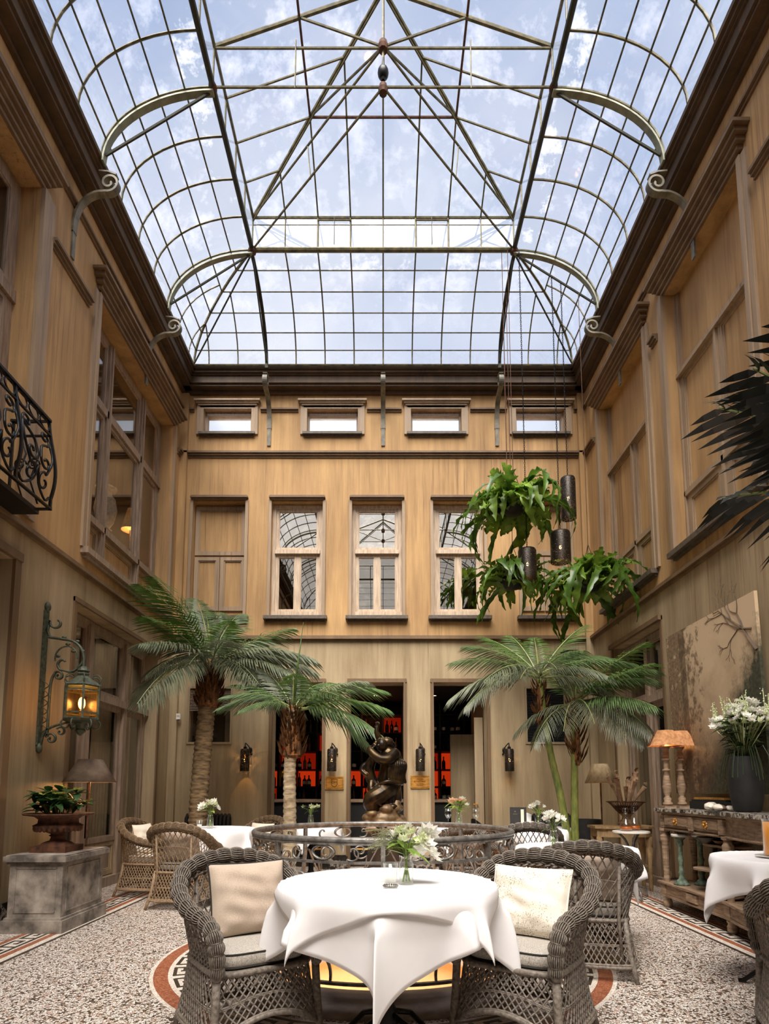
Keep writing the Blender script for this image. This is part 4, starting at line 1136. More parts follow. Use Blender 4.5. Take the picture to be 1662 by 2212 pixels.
for k in range(8):
    a0 = -pi/2 + k*pi/4; am = a0 + pi/8
    # post follows the belly
    flat(lambda x, z: on(a0, z, x), [(0, .1 + (.89-.1)*i/14) for i in range(15)], .026, .026).build('post', 'iron', rl)
    # oval ring between the rails, a little bead above and below
    ov = [(.058*cos(2*pi*i/28)*(1+.25*abs(cos(2*pi*i/28))), (ZT+ZM)/2 - .008 + .042*sin(2*pi*i/28)) for i in range(29)]
    flat(lambda x, z: on(am, z, x), ov, .022, .012).build('oval_ring', 'iron', rl, True)
    for z in ((ZT - .033), (ZM + .016)): MB().ball(on(am, z), .011, 8, 6).build('bead', 'iron', rl, True)
    for s in (-1, 1):
        # c-scroll beside the oval
        c = [Vector((s*.235, 0, 0))]
        sp = [(s*(.19 + .05*cos(t*.11 - 2.2)*(1 - t/60)), (ZT+ZM)/2 - .01 + (.047*sin(t*.11 - 2.2))*(1 - t/80)) for t in range(46)]
        flat(lambda x, z: on(am, z, x), sp, .018, .009).build('c_scroll', 'iron', rl, True)
        # large s-scrolls of the belly
        pts = []
        for i in range(26):
            th = -pi*.6 + i*2*pi*1.2/25; r = .022 + .05*i/25; pts.append((s*(.165 + r*cos(th)*1.0), .66 + r*sin(th)))
        x0, z0 = pts[-1]
        for i in range(1, 15):
            q = i/14; pts.append((x0*(1-q) + s*.05*q + s*.05*sin(pi*q), z0*(1-q) + .3*q))
        x0, z0 = pts[-1]
        for i in range(1, 26):
            th = i*2*pi*1.1/25; r = .075*(1 - .7*i/25); pts.append((s*(.05 + .075 - r*cos(th)), .3 - r*sin(th)))
        flat(lambda x, z: on(am, z, x), pts, .022, .011).build('s_scroll', 'iron', rl, True)
        flat(lambda x, z: on(am, z, x), [(s*.33, .7), (s*.25, .55), (s*.17, .42), (s*.2, .3), (s*.28, .22), (s*.34, .14)], .018, .01).build('brace', 'iron', rl, True)
    flat(lambda x, z: on(am, z, x), [(.11*cos(pi*i/16), .14 + .14*sin(pi*i/16)) for i in range(17)], .022, .011).build('foot_arch', 'iron', rl, True)
for k in range(8):
    a = -pi/2 + k*pi/4
    MB().lathe([(.03, .085), (.03, .1), (.018, .115), (.018, .14)], 10, tuple(cyl(a, 0, 1.09))).build('shoe', 'iron', rl, True)

# ---------------------------------------------------------------- bronze group
def statue():
    t = thing('bronze_statue', 'dark bronze statue of embracing draped figures on a rock, behind the railing', 'statue', (0, 6.4, .06))
    mb = MB()
    def limb(pts, rs, n=12):
        P = crom(pts, 6); k = len(P) - 1; q = []
        for i in range(len(P)):
            f = i/k*(len(rs)-1); j = min(int(f), len(rs)-2); q.append(rs[j] + (rs[j+1]-rs[j])*(f-j))
        mb.tube(P, q, n); mb.ball(P[0], q[0], 10, 7); mb.ball(P[-1], q[-1], 10, 7)
    # woman: bent torso turned to the left, draped hips, kneeling leg
    limb([(.04, 0, 1.13), (.06, .0, 1.26), (.08, 0, 1.40), (.05, -.02, 1.53)], [.12, .125, .115, .09])
    limb([(.05, -.02, 1.52), (.01, -.05, 1.60)], [.05, .045])                               # neck
    mb.ball((-.015, -.07, 1.625), .062, 14, 10, (1, 1.05, 1.2)); mb.ball((.035, -.03, 1.66), .068, 14, 10, (1.15, 1, .85)); mb.ball((.10, .0, 1.63), .04, 10, 8)
    for q in range(9): mb.ball((.0 + .095*cos(q*.42 - .4), -.02 + .03*sin(q*2), 1.64 + .055*sin(q*.42 - .1)), .024, 8, 6)        # curls
    mb.ball((-.055, -.125, 1.615), .013, 8, 6)                                               # nose
    limb([(.12, -.05, 1.53), (.06, -.14, 1.47), (-.03, -.17, 1.47), (-.11, -.16, 1.53), (-.14, -.13, 1.58)], [.066, .058, .052, .044, .034])  # near arm round the child
    for f in range(4): limb([(-.13 + .006*f, -.14 + .012*f, 1.575), (-.135 + .01*f, -.12 + .012*f, 1.605), (-.12 + .012*f, -.1 + .012*f, 1.62)], [.012, .011, .008], 6)
    limb([(-.12, -.14, 1.57), (-.10, -.15, 1.60), (-.085, -.14, 1.61)], [.012, .011, .009], 6)
    # raised arm with open hand
    limb([(.0, .02, 1.60), (-.04, .02, 1.70), (-.07, .0, 1.77), (-.066, 0, 1.83)], [.045, .038, .028, .02])
    for f in range(4): limb([(-.075 + .008*f, 0, 1.83), (-.08 + .011*f, -.01, 1.862 - .004*abs(f-1.5)), (-.082 + .014*f, -.02, 1.885 - .006*abs(f-1.5))], [.008, .007, .005], 6)
    limb([(-.06, -.01, 1.825), (-.045, -.02, 1.845), (-.04, -.025, 1.862)], [.009, .008, .006], 6)
    # child: head, trunk, arm, legs on the left
    mb.ball((-.10, -.06, 1.50), .05, 12, 9, (1, 1, 1.15)); limb([(-.12, -.03, 1.46), (-.15, -.02, 1.38), (-.13, -.02, 1.27), (-.08, -.03, 1.2)], [.05, .06, .06, .055])
    limb([(-.15, -.02, 1.44), (-.215, -.03, 1.40), (-.225, -.04, 1.35), (-.18, -.07, 1.31)], [.032, .028, .026, .02])
    limb([(-.12, -.03, 1.25), (-.13, -.08, 1.16), (-.10, -.07, 1.08)], [.045, .04, .03])
    # thighs, bent knee at lower left, shin, foot
    limb([(.05, -.02, 1.16), (-.03, -.10, 1.10), (-.115, -.12, 1.05), (-.12, -.1, .99), (-.05, -.05, .95), (.03, -.02, .95)], [.115, .105, .092, .085, .06, .045])
    limb([(.1, .02, 1.16), (.12, .03, 1.05), (.1, .02, .96)], [.1, .085, .06])
    mb.ball((.09, -.05, .97), .05, 10, 8, (1.6, 1.4, .8))
    # drapery folds thrown over the shoulder and round the hips
    for q in range(9):
        x = .02 + q*.021
        limb([(.09 + .01*q, -.06 + .012*q, 1.55 - .008*q), (x + .05, -.115 + .006*q, 1.42), (x + .035, -.125 + .012*q, 1.30), (x + .05, -.11 + .014*q, 1.23)], [.017, .02, .021, .017], 7)
    limb([(.15, .0, 1.54), (.19, .02, 1.42), (.205, .02, 1.30), (.21, .0, 1.235)], [.04, .035, .035, .02]); limb([(-.02, -.14, 1.21), (.05, -.145, 1.235), (.13, -.11, 1.22), (.2, -.02, 1.215)], [.02, .024, .024, .02], 8)
    for q in range(7): limb([(-.04 + .036*q, -.13 + .014*q, 1.2), (-.055 + .034*q, -.15 + .018*q, 1.11), (-.06 + .036*q, -.14 + .016*q, 1.02 - .004*q)], [.02, .022, .016], 7)
    limb([(-.14, -.13, 1.10), (-.06, -.165, 1.02), (.0, -.14, .97)], [.012, .014, .012], 7)
    o = mb.build('figures', 'bronze', t, True)
    rm = o.modifiers.new('one_skin', 'REMESH'); rm.mode = 'VOXEL'; rm.voxel_size = .0065; rm.use_smooth_shade = True
    sm = o.modifiers.new('soften', 'SMOOTH'); sm.iterations = 2; sm.factor = .4
    # rock under the group
    rnd = random.Random(4); rk = MB()
    for q in range(46):
        z = rnd.uniform(.74, .98); w = .22 - .33*(z-.74); rk.ball((rnd.uniform(-w, w), rnd.uniform(-w*.8, w*.8), z), rnd.uniform(.035, .075), 9, 6, (1.2, 1.1, .75))
    rk.ball((0, 0, .84), .18, 14, 9, (1.05, 1, .7)); rk.ball((.14, -.03, .99), .055, 9, 7, (1, 1, 1.2)); rk.ball((.03, -.12, .95), .06, 9, 7, (1.3, 1, .8))
    r = rk.build('rock_base', 'rock', t, True)
    rm = r.modifiers.new('one_skin', 'REMESH'); rm.mode = 'VOXEL'; rm.voxel_size = .011; rm.use_smooth_shade = True
    MB().lathe([(.25, .70), (.265, .72), (.265, .75), (.24, .77)], 4, (0, 0, 0), True, pi/4).build('plinth_top', 'rock', t)
    p = MB().lathe([(.27, -.06), (.27, .06), (.235, .1), (.225, .64), (.25, .68), (.255, .70)], 4, (0, 0, 0), True, pi/4); p.build('plinth', 'dark_wood', t)
    return t
statue()

# ---------------------------------------------------------------- right side: console and what stands on it
PLAN = [(3.32, 6.40), (2.90, 6.40), (2.885, 5.12), (2.83, 4.86), (2.80, 4.6), (2.83, 4.34), (2.885, 4.08), (3.32, 4.08)]
def inset(pl, d):
    return [(x + (d if x < 3.2 else 0), y + (-d if y > 6.3 else d if y < 4.1 else 0)) for x, y in pl]
cs = thing('console_table', 'long distressed oak console with dark marble top and fluted legs under the landscape painting', 'console', (0, 0, 0))
MB().prism(PLAN, .035, 'z', .985).build('marble_top', 'marble', cs)
MB().prism(inset(PLAN, .02), .022, 'z', .963).build('moulding', 'wood_h', cs)
MB().prism(inset(PLAN, .05), .15, 'z', .813).build('apron', 'wood_h', cs)
rp = MB(); P = inset(PLAN, .038)
pts = [Vector((x, y, .805)) for x, y in P]; dense = []
for a, b in zip(pts, pts[1:]):
    k = max(2, int((b-a).length/.02)); dense += [a.lerp(b, i/k) for i in range(k)]
rp.tube(dense, [.013 if i % 2 else .009 for i in range(len(dense))], 6); rp.build('rope_moulding', 'wood_h', cs, True)
for y0, y1 in ((5.72, 6.22), (5.2, 5.64)):
    x = 2.90 + .018 + .012
    d = MB().box(x - .012, x + .02, y0, y1, .835, .948); d.box(x - .02, x - .012, y0 + .03, y1 - .03, .855, .93); d = d.build('drawer', 'wood_h', cs)
    k = MB(); c = (x - .024, (y0+y1)/2, .892)
    for q in range(7): k.ball((c[0], c[1] + .034*cos(q*2*pi/7), c[2] + .026*sin(q*2*pi/7)), .014, 7, 5, (.5, 1, 1))
    k.ball((c[0] - .01, c[1], c[2]), .014, 8, 6); k.build('drawer_pull', 'brass', d, True)
for y in (5.17, 5.68, 6.3):
    MB().box(2.905 if y < 6.3 else 2.93, 2.935 if y < 6.3 else 2.96, y - .035, y + .035, .82, .95).build('carved_block', 'wood', cs)
for (x, y) in ((2.955, 6.3), (2.945, 5.14), (2.945, 4.16), (3.25, 6.3), (3.25, 4.16)):
    lg = MB(); nn = 24; prof = [(.028, .26), (.03, .3), (.026, .33), (.034, .66), (.045, .69), (.047, .73), (.035, .75), (.03, .77), (.05, .785), (.05, .813)]
    rows = [[(x + r*(1 - .09*(j % 2)*(.32 < z < .68))*cos(2*pi*j/nn), y + r*(1 - .09*(j % 2)*(.32 < z < .68))*sin(2*pi*j/nn), z) for j in range(nn)] for r, z in prof]
    lg.grid(rows, False, True); lg.build('leg', 'wood', cs)
    ft = MB().lathe([(.03, 0), (.042, .02), (.045, .06), (.034, .08), (.045, .1), (.045, .12)], 16, (x, y, 0)); ft.build('foot', 'wood', cs, True)
    MB().box(x - .045, x + .045, y - .045, y + .045, .12, .265).build('base_block', 'wood', cs)
MB().prism(inset(PLAN, .0), .018, 'z', .245).build('base_shelf', 'wood_h', cs); MB().prism(inset(PLAN, .025), .115, 'z', .13).build('base_apron', 'wood_h', cs)
MB().prism(inset(PLAN, .012), .018, 'z', .118).build('base_moulding', 'wood_h', cs)
b = MB(); b.box(2.91 - .008, 2.93, 5.62, 5.82, .15, .23)
for q in range(7): b.box(2.893, 2.903, 5.63 + q*.027, 5.643 + q*.027, .155, .225)
b.build('fluted_block', 'wood', cs)

pn = thing('landscape_painting', 'large unframed canvas of a misty wooded landscape leaning above the console', 'painting', (3.315, 6.65, 1.16), 0)
pn.rotation_euler = (0, R(1.0), pi); pn.location = (3.30, 6.64, 1.17)
MB().box(0, .03, 0, 1.62, 0, 1.77).build('canvas', 'painting', pn)
br = MB()      # painted branch, flat on the canvas (thin impasto)
def twig(p, a, l, r, d, rnd):
    q = (p[0] + cos(a)*l, p[1] + sin(a)*l)
    br.tube([(.031, p[0], p[1]), (.032, (p[0]+q[0])/2 + rnd.uniform(-.01, .01), (p[1]+q[1])/2), (.031, q[0], q[1])], [r, r*.8, r*.6], 4)
    if d:
        for _ in range(2): twig(q, a + rnd.uniform(-.8, .8), l*rnd.uniform(.6, .85), r*.62, d-1, rnd)
rnd = random.Random(21); twig((1.6, 1.25), 2.2, .28, .018, 5, rnd); twig((1.55, 1.45), 2.9, .2, .012, 5, rnd)
br.build('painted_branch', simple('umber_paint', '#4c3a28', '#5f4a33', 9), pn)

def turned_lamp(x, y, label):
    t = thing('table_lamp', label, 'lamp', (x, y, 1.02), 0, 'pair of console table lamps')
    MB().box(-.06, .06, -.06, .06, 0, .025).build('base', 'wood', t)
    MB().lathe([(.045, .025), (.05, .05), (.032, .07), (.04, .1), (.022, .12), (.036, .16), (.045, .22), (.03, .33), (.022, .38), (.04, .39), (.04, .40), (.022, .41), (.026, .45), (.022, .49), (.045, .5), (.04, .51), (.02, .52), (.035, .56), (.025, .6), (.045, .63), (.055, .645)], 18).build('stem', 'wood', t, True)
    s = MB(); rows = [[(r*cos(2*pi*j/6 + .3), r*sin(2*pi*j/6 + .3), z) for j in range(6)] for r, z in ((.088, .8), (.085, .8), (.185, .655), (.19, .65), (.09, .815))]
    s.grid(rows + [rows[0]], False, True); s.build('lamp_shade', 'shade_rust', t)
    MB().ball((0, 0, .71), .026, 10, 7).build('bulb', 'bulb_soft', t, True)
    light('bulb_light', (0, 0, .68), 1.6, (1, .58, .25), .03, t)
turned_lamp(2.985, 6.26, 'turned wood table lamp at the console corner, its rust shade in front')
turned_lamp(3.17, 6.33, 'turned wood table lamp half hidden behind the other one')
t = thing('black_box', 'long black lacquered box with a gilt top edge on the console', 'box', (3.2, 5.78, 1.02))
MB().box(-.09, .09, -.46, .28, 0, .075).build('body', 'matt_black', t); g = MB()
for q in range(16): g.box(-.07, .07, -.3 + q*.034, -.3 + q*.034 + .024, .095, .113)
g.build('gilt_rods', 'brass', t); MB().box(-.08, .08, -.34, .26, .075, .095).build('lid', 'matt_black', t)
rnd = random.Random(3)
for k, (x, y, s) in enumerate(((2.99, 5.42, 1.2), (3.03, 5.33, .9), (2.97, 5.26, 1.0), (3.05, 5.22, .8))):
    t = thing('sea_shell', ('curved pale sea shell at the far end of the shell row', 'brown sea shell on the console marble', 'white sea shell in front of the dark vase', 'small sea shell nearest the dark vase')[k], 'shell', (x, y, 1.02), rnd.uniform(0, 3), 'sea shells on the console')
    rows = []
    for i in range(12):
        q = i/11; r = .036*s*(sin(pi*min(1, q*1.02))**.7 + .08); c = Vector((.07*s*(q-.5)*2, .02*s*sin(3*q), .028*s + .025*s*q*q))
        rows.append([c + Vector((0, cos(2*pi*j/10)*r*(1 + .12*(j % 2)), sin(2*pi*j/10)*r*.75)) for j in range(10)])
    MB().grid(rows, False, True).build('shell_body', 'shell' if k != 1 else 'clay', t, True)
# ---- blossoms
def petal_mesh(name, n, r, cup, mat, rings=2):
    mb = MB()
    for q in range(rings):
        for k in range(n):
            a = 2*pi*(k + q*.5)/n; e = cup + q*.45; rr = r*(1 - .28*q)
            d = Vector((cos(a)*cos(e), sin(a)*cos(e), sin(e))); s_ = Vector((-sin(a), cos(a), 0))*rr*.34; up = Vector((0, 0, rr*.14))
            mb.add([d*.06*rr, d*rr*.55 + s_ - up*.0, d*rr + up, d*rr*.55 - s_, d*rr*.6 - up], [(0, 4, 2, 1), (0, 3, 2, 4)])
    mb.ball((0, 0, r*.12), r*.14, 6, 4)
    m = mb.mesh(name); m.materials.append(MT[mat]); return m
BL = {'white': petal_mesh('blossom_white', 6, 1, .35, 'petal'), 'full': petal_mesh('blossom_full', 9, 1, .15, 'petal', 4), 'green': petal_mesh('blossom_green', 5, 1, .5, 'petal_green'), 'peach': petal_mesh('blossom_peach', 9, 1, .2, 'petal_peach', 4)}
def leafm(mb, p, d, l, w, droop=.3):
    p = Vector(p); d = Vector(d).normalized(); s_ = d.cross(Vector((0, 0, 1))); s_ = s_.normalized() if s_.length > .05 else Vector((1, 0, 0)); up = s_.cross(d)
    pt = lambda q: p + d*l*q - Vector((0, 0, 1))*droop*l*q*q
    prof = [(0, .1), (.25, .8), (.5, 1), (.75, .7), (1, .02)]
    rows = [[pt(q) - s_*w*k/2 + up*w*k*.12, pt(q), pt(q) + s_*w*k/2 + up*w*k*.12] for q, k in prof]
    mb.grid(rows)
def bouquet(root, base, items, leaves, lm, seed, spread=(.1, .1), zr=(.12, .22), size=.03, ls=.1):
    rnd = random.Random(seed); st = MB(); lf = MB()
    for kind, n in items:
        for _ in range(n):
            a = rnd.uniform(0, 2*pi); q = sqrt(rnd.uniform(0, 1)); z = zr[0] + (zr[1]-zr[0])*(1 - .55*q*q)*rnd.uniform(.75, 1)
            p = Vector((base[0] + spread[0]*q*cos(a), base[1] + spread[1]*q*sin(a), base[2] + z))
            s = size*rnd.uniform(.7, 1.25)*(1.5 if kind in ('full', 'peach') else 1)
            o = obj('blossom', BL[kind], root, p, (rnd.uniform(-.5, .5) - sin(a)*q*.8, rnd.uniform(-.4, .4) + cos(a)*q*.8, rnd.uniform(0, 6))); o.scale = (s, s, s)
            st.tube([Vector(base), Vector(base).lerp(p, .5) + Vector((0, 0, .02)), p], .0022, 4, False, False)
    for _ in range(leaves):
        a = rnd.uniform(0, 2*pi); z = rnd.uniform(.1, .85)*zr[1]; q = z/zr[1]
        leafm(lf, (base[0] + spread[0]*.4*q*cos(a), base[1] + spread[1]*.4*q*sin(a), base[2] + z*.8), (cos(a), sin(a), rnd.uniform(.1, .9)), ls*rnd.uniform(.7, 1.2), ls*.32, rnd.uniform(.1, .6))
    st.build('stems', 'rachis', root)
    f = lf.build('foliage', lm, root); f['kind'] = 'stuff'

# big arrangement in the dark vase
t = thing('flower_vase', 'tall charcoal stoneware vase with a huge white and green flower arrangement', 'vase', (3.08, 5.05, 1.02))
MB().lathe([(.085, 0), (.105, .02), (.125, .12), (.132, .25), (.128, .36), (.112, .45), (.106, .47), (.098, .47), (.1, .3)], 28, caps=False).build('vase_body', 'vase_dark', t, True)
bouquet(t, (0, 0, .45), [('white', 64), ('full', 5), ('green', 12)], 120, 'bouquet_dark', 5, (.20, .44), (.10, .52), .04, .17)
sp = MB(); rnd = random.Random(8)
for k in range(16):        # upright spires and hanging tendrils
    a = rnd.uniform(0, 6.28); q = rnd.uniform(.3, 1); b = Vector((.16*q*cos(a), .36*q*sin(a), .75)); tip = b + Vector((rnd.uniform(-.05, .05), rnd.uniform(-.08, .08), rnd.uniform(.15, .3)))
    sp.tube([Vector((0, 0, .45)), b, tip], .003, 4)
    for i in range(14):
        p = b.lerp(tip, i/13); sp.ball(p + Vector((rnd.uniform(-.02, .02), rnd.uniform(-.02, .02), 0)), .011*(1.2 - i/16), 5, 4)
sp.build('spires', 'petal_green', t)
tn = MB()
for k in range(26):
    a = rnd.uniform(0, 6.28); q = rnd.uniform(.4, .8); d = Vector((.2*q*cos(a), .42*q*sin(a), 0))
    z = rnd.uniform(.0, .12)
    tn.tube([Vector((0, 0, .47)) + d*.3, d*.7 + Vector((0, 0, .55)), d*.95 + Vector((0, 0, .47 - z)), d*1.05 + Vector((0, 0, .40 - 1.5*z))], .003, 4)
f = tn.build('trailing_stems', 'bouquet_dark', t); f['kind'] = 'stuff'
# things on the base shelf
def candle_stand(x, y, label):
    t = thing('candlestick', label, 'candlestick', (x, y, .263), 0, 'verdigris candlesticks')
    MB().lathe([(.075, 0), (.078, .015), (.05, .03), (.05, .045), (.028, .06), (.022, .1), (.034, .12), (.022, .14), (.02, .22), (.032, .25), (.02, .28), (.022, .38), (.034, .4), (.03, .44), (.05, .46), (.052, .475)], 16).build('stem', 'green_stand', t, True)
    MB().lathe([(.075, .475), (.08, .485), (.08, .5), (.07, .505)], 20).build('drip_plate', 'white_marble', t, True)
candle_stand(2.99, 6.06, 'green patinated candlestick nearer the room on the console base')
candle_stand(3.19, 6.05, 'green patinated candlestick deeper under the console')
t = thing('decanter_stand', 'dark round stand holding a squat decanter under the console corner', 'stand', (3.08, 6.06, .77))
MB().lathe([(.1, 0), (.13, .01), (.13, .02), (.02, .02)], 24).build('tray', 'matt_black', t)
def decanter(x, y, z, label, s=1.0, fill='amber'):
    t = thing('decanter', label, 'decanter', (x, y, z), 0, 'glass decanters'); t.scale = (s, s, s)
    MB().lathe([(.055, 0), (.062, .012), (.064, .05), (.05, .09), (.026, .12), (.02, .17), (.028, .19), (.025, .19), (.017, .168), (.023, .12), (.046, .088), (.06, .05), (.058, .014), (.001, .008)], 24, caps=False).build('bottle', 'clear', t, True)
    MB().lathe([(.001, .012), (.056, .013), (.058, .03), (.057, .048), (.001, .048)], 24, caps=False).build('liquor', fill, t, True)
    MB().lathe([(.012, .175), (.014, .195), (.03, .2), (.034, .22), (.026, .245), (.001, .25)], 16).build('stopper', 'clear', t, True)
decanter(3.08, 6.06, .792, 'squat decanter of amber liquor under the console corner', .9)
t = thing('cake_stand', 'dark wooden two tier stand on the console base', 'stand', (3.08, 5.62, .263))
MB().lathe([(.09, 0), (.085, .02), (.025, .03), (.022, .16), (.03, .18), (.03, .2), (.02, .2)], 18).build('stem', 'dark_wood', t, True)
MB().lathe([(.15, .2), (.175, .205), (.175, .22), (.02, .222)], 28).build('tray', 'wood', t); MB().lathe([(.02, .22), (.018, .4), (.06, .42), (.13, .5), (.135, .505), (.02, .44)], 22).build('bowl', 'dark_wood', t, True)
t = thing('wooden_board', 'flat wooden board with a dish under the console', 'board', (3.12, 5.45, .69))
MB().box(-.12, .12, -.2, .2, 0, .02).build('plank', 'wood', t); MB().lathe([(.06, .02), (.1, .035), (.12, .06), (.115, .06), (.05, .03)], 22).build('dish', 'clay', t, True); MB().lathe([(.06, -.427), (.05, -.40), (.02, -.38), (.02, 0)], 14).build('foot', 'dark_wood', t)
t = thing('clay_jar', 'tall ovoid brown clay jar on the console base', 'jar', (3.0, 5.28, .295))
MB().lathe([(.05, 0), (.085, .05), (.105, .14), (.1, .24), (.075, .3), (.05, .315), (.03, .31)], 24).build('jar_body', 'clay', t, True)
t = thing('saucer', 'shallow clay saucer beneath the ovoid jar', 'saucer', (3.0, 5.28, .263))
MB().lathe([(.06, 0), (.12, .02), (.125, .032), (.115, .03), (.001, .018)], 24).build('dish', 'clay', t, True)
t = thing('pottery_bowl', 'wide yellow glazed bowl on the bowed part of the console base', 'bowl', (2.99, 4.62, .263))
MB().lathe([(.07, 0), (.1, .012), (.2, .07), (.205, .08), (.19, .075), (.08, .02), (.001, .02)], 32).build('bowl_body', simple('ochre_glaze', '#8a6c38', '#b0914f', 9, rough=.35), t, True)
t = thing('picture_frame', 'dark picture frame leaning at the wall under the console', 'frame', (3.29, 5.75, .263))
MB().box(-.01, .02, -.2, .2, 0, .5).build('backing', 'dark_wood', t); f = MB()
for a in ((-.2, -.16, 0, .5), (.16, .2, 0, .5), (-.16, .16, 0, .04), (-.16, .16, .46, .5)): f.box(-.025, -.01, *a)
f.build('moulding', 'matt_black', t)

# small side table with the basket urn, bistro table with decanters
t = thing('side_table', 'bleached oak half round side table under the basket urn', 'table', (2.93, 7.35, 0))
MB().prism([(-.36, .2), (.36, .2), (.36, -.08), (.25, -.17), (0, -.21), (-.25, -.17), (-.36, -.08)], .03, 'z', .745).build('tabletop', 'wood_light', t)
MB().prism([(-.33, .18), (.33, .18), (.33, -.06), (.23, -.14), (0, -.18), (-.23, -.14), (-.33, -.06)], .1, 'z', .645).build('apron', 'wood_light', t)
for x, y in ((-.3, -.05), (.3, -.05), (-.3, .15), (.3, .15)):
    MB().lathe([(.02, 0), (.025, .05), (.022, .3), (.035, .42), (.04, .5), (.025, .53), (.036, .56), (.036, .645)], 14, (x, y, 0)).build('leg', 'wood_light', t, True)
MB().box(-.3, .3, .12, .15, .3, .33).build('stretcher', 'wood_light', t)
t = thing('basket_urn', 'rusty wire basket urn of dried pitcher plants on the oak side table', 'urn', (2.98, 7.33, .775))
MB().lathe([(.11, 0), (.11, .03), (.085, .05), (.06, .08), (.055, .11), (.075, .135), (.09, .15)], 4, a0=pi/4).build('pedestal_foot', 'wood', t)
bk = MB()
for q in range(44):
    a = q*2*pi/44; bk.tube([(r*cos(a), r*sin(a), z) for r, z in ((.08, .15), (.12, .19), (.17, .25), (.205, .285), (.225, .29))], .0042, 4)
for r, z in ((.085, .152), (.135, .205), (.225, .29)): bk.tube([(r*cos(i*2*pi/40), r*sin(i*2*pi/40), z) for i in range(40)], .006, 5, True)
bk.build('wire_basket', 'rust', t)
MB().lathe([(.08, .155), (.13, .21), (.15, .245), (.001, .25)], 20).build('moss', 'soil', t)
rnd = random.Random(12)
for q in range(15):
    a = rnd.uniform(0, 6.28); l = rnd.uniform(.22, .42); sp_ = rnd.uniform(.05, .2); b = Vector((.05*cos(a), .05*sin(a), .24)); e = b + Vector((sp_*cos(a), sp_*sin(a), l)); d = (e-b)
    p = MB().tube([b, b + d*.3, b + d*.7, b + d*.95, e], [.007, .012, .02, .026, .03], 8, False, False)
    sd = Vector((cos(a+1), sin(a+1), .4)).normalized()
    p.grid([[e + sd*.03 + Vector((0, 0, .0)), e + sd*.03 + Vector((.02, .02, .02))], [e + sd*.0 + Vector((-.01, .01, .05)), e + Vector((.03, .0, .055))]])
    p.build('dried_pitcher', 'dried', t, True)
t = thing('bistro_table', 'small bistro table with white marble top on curled iron legs', 'table', (2.80, 6.78, 0))
MB().lathe([(.19, .725), (.2, .73), (.2, .745), (.19, .75)], 36).build('marble_top', 'white_marble', t)
for k in range(3):
    a = k*2*pi/3 + .5
    MB().tube(crom([(.14*cos(a), .14*sin(a), .725), (.06*cos(a), .06*sin(a), .64), (.025*cos(a), .025*sin(a), .5), (.03*cos(a), .03*sin(a), .2), (.1*cos(a), .1*sin(a), .13), (.19*cos(a), .19*sin(a), .1), (.22*cos(a), .22*sin(a), .012)], 5), .013, 8).build('leg', 'iron', t, True)
MB().lathe([(.035, .25), (.045, .27), (.045, .3), (.035, .32)], 14).build('collar', 'iron', t)
decanter(2.73, 6.74, .75, 'tall decanter of amber liquor nearer on the bistro table', 1.05); decanter(2.87, 6.85, .75, 'tall decanter of amber liquor behind on the bistro table', 1.12)

# orange juice table
t = thing('juice_plate', 'white porcelain plate under the orange juice', 'plate', (2.36, 3.64, .796))
MB().lathe([(.05, 0), (.06, .004), (.1, .012), (.1, .016), (.055, .009), (.001, .008)], 32).build('plate_body', 'white', t, True)
t = thing('juice_pitcher', 'straight glass pitcher full of bright orange juice', 'pitcher', (2.36, 3.64, .806))
MB().lathe([(.052, 0), (.055, .005), (.055, .225), (.051, .225), (.05, .01), (.001, .008)], 32, caps=False).build('glass', 'clear', t, True)
MB().lathe([(.001, .0095), (.0495, .0095), (.0495, .205), (.001, .205)], 32, caps=False).build('juice', 'juice', t, True)
MB().tube([(-.052, 0, .222), (-.062, 0, .226), (-.066, 0, .228)], [.012, .008, .004], 8).build('spout', 'clear', t, True)

# back right corner: floor lamp, black pot, radiators, speaker
def floor_lamp(x, y, zb, zt, rb, rt, label, m, pw, foot=True):
    t = thing('floor_lamp', label, 'lamp', (x, y, 0))
    MB().lathe([(.13, 0), (.13, .015), (.03, .03)], 24).build('base', 'black', t)
    MB().tube([(0, 0, .02), (0, 0, zt - .03)], .011, 8).build('pole', 'rust', t, True)
    MB().lathe([(rt, zt), (rb, zb), (rb - .004, zb), (rt - .004, zt), (rt, zt)], 32, caps=False).build('lamp_shade', m, t, True)
    MB().ball((0, 0, (zb+zt)/2 - .02), .03, 10, 7).build('bulb', 'bulb_soft', t, True)
    light('bulb_light', (0, .03, zb + .02), pw, (1, .55, .22), .04, t)
floor_lamp(-3.02, 6.12, 1.285, 1.52, .255, .115, 'floor lamp with wide grey brown conical shade behind the poinsettia urn', 'shade_grey', 7)
floor_lamp(2.93, 8.02, 1.30, 1.56, .205, .1, 'floor lamp with pale parchment shade in the back right corner', 'shade', 1.2)
t = thing('black_planter', 'tall black cylindrical planter in the back right corner', 'planter', (2.86, 8.45, 0))
MB().lathe([(.2, 0), (.21, .02), (.215, .8), (.2, .8), (.195, .72), (.001, .72)], 32, caps=False).build('pot', 'matt_black', t, True)
def radiator(x, label, n):
    t = thing('radiator', label, 'radiator', (x, 9.18, 0), 0, 'cast iron radiators')
    for k in range(n):
        MB().tube([(k*.058, -.06, .08), (k*.058, -.06, .78), (k*.058, 0, .83), (k*.058, .04, .78), (k*.058, .04, .08)], .026, 8).build('column', 'matt_black', t, True)
    MB().tube([(-.03, -.01, .12), (n*.058, -.01, .12)], .03, 8).build('pipe', 'matt_black', t)
radiator(2.2, 'black cast iron radiator behind the right palms', 13); radiator(-3.0, 'black cast iron radiator behind the big left palm', 12)
t = thing('loudspeaker', 'small black loudspeaker high on the back wall near the right corner', 'speaker', (2.93, 9.14, 3.05))
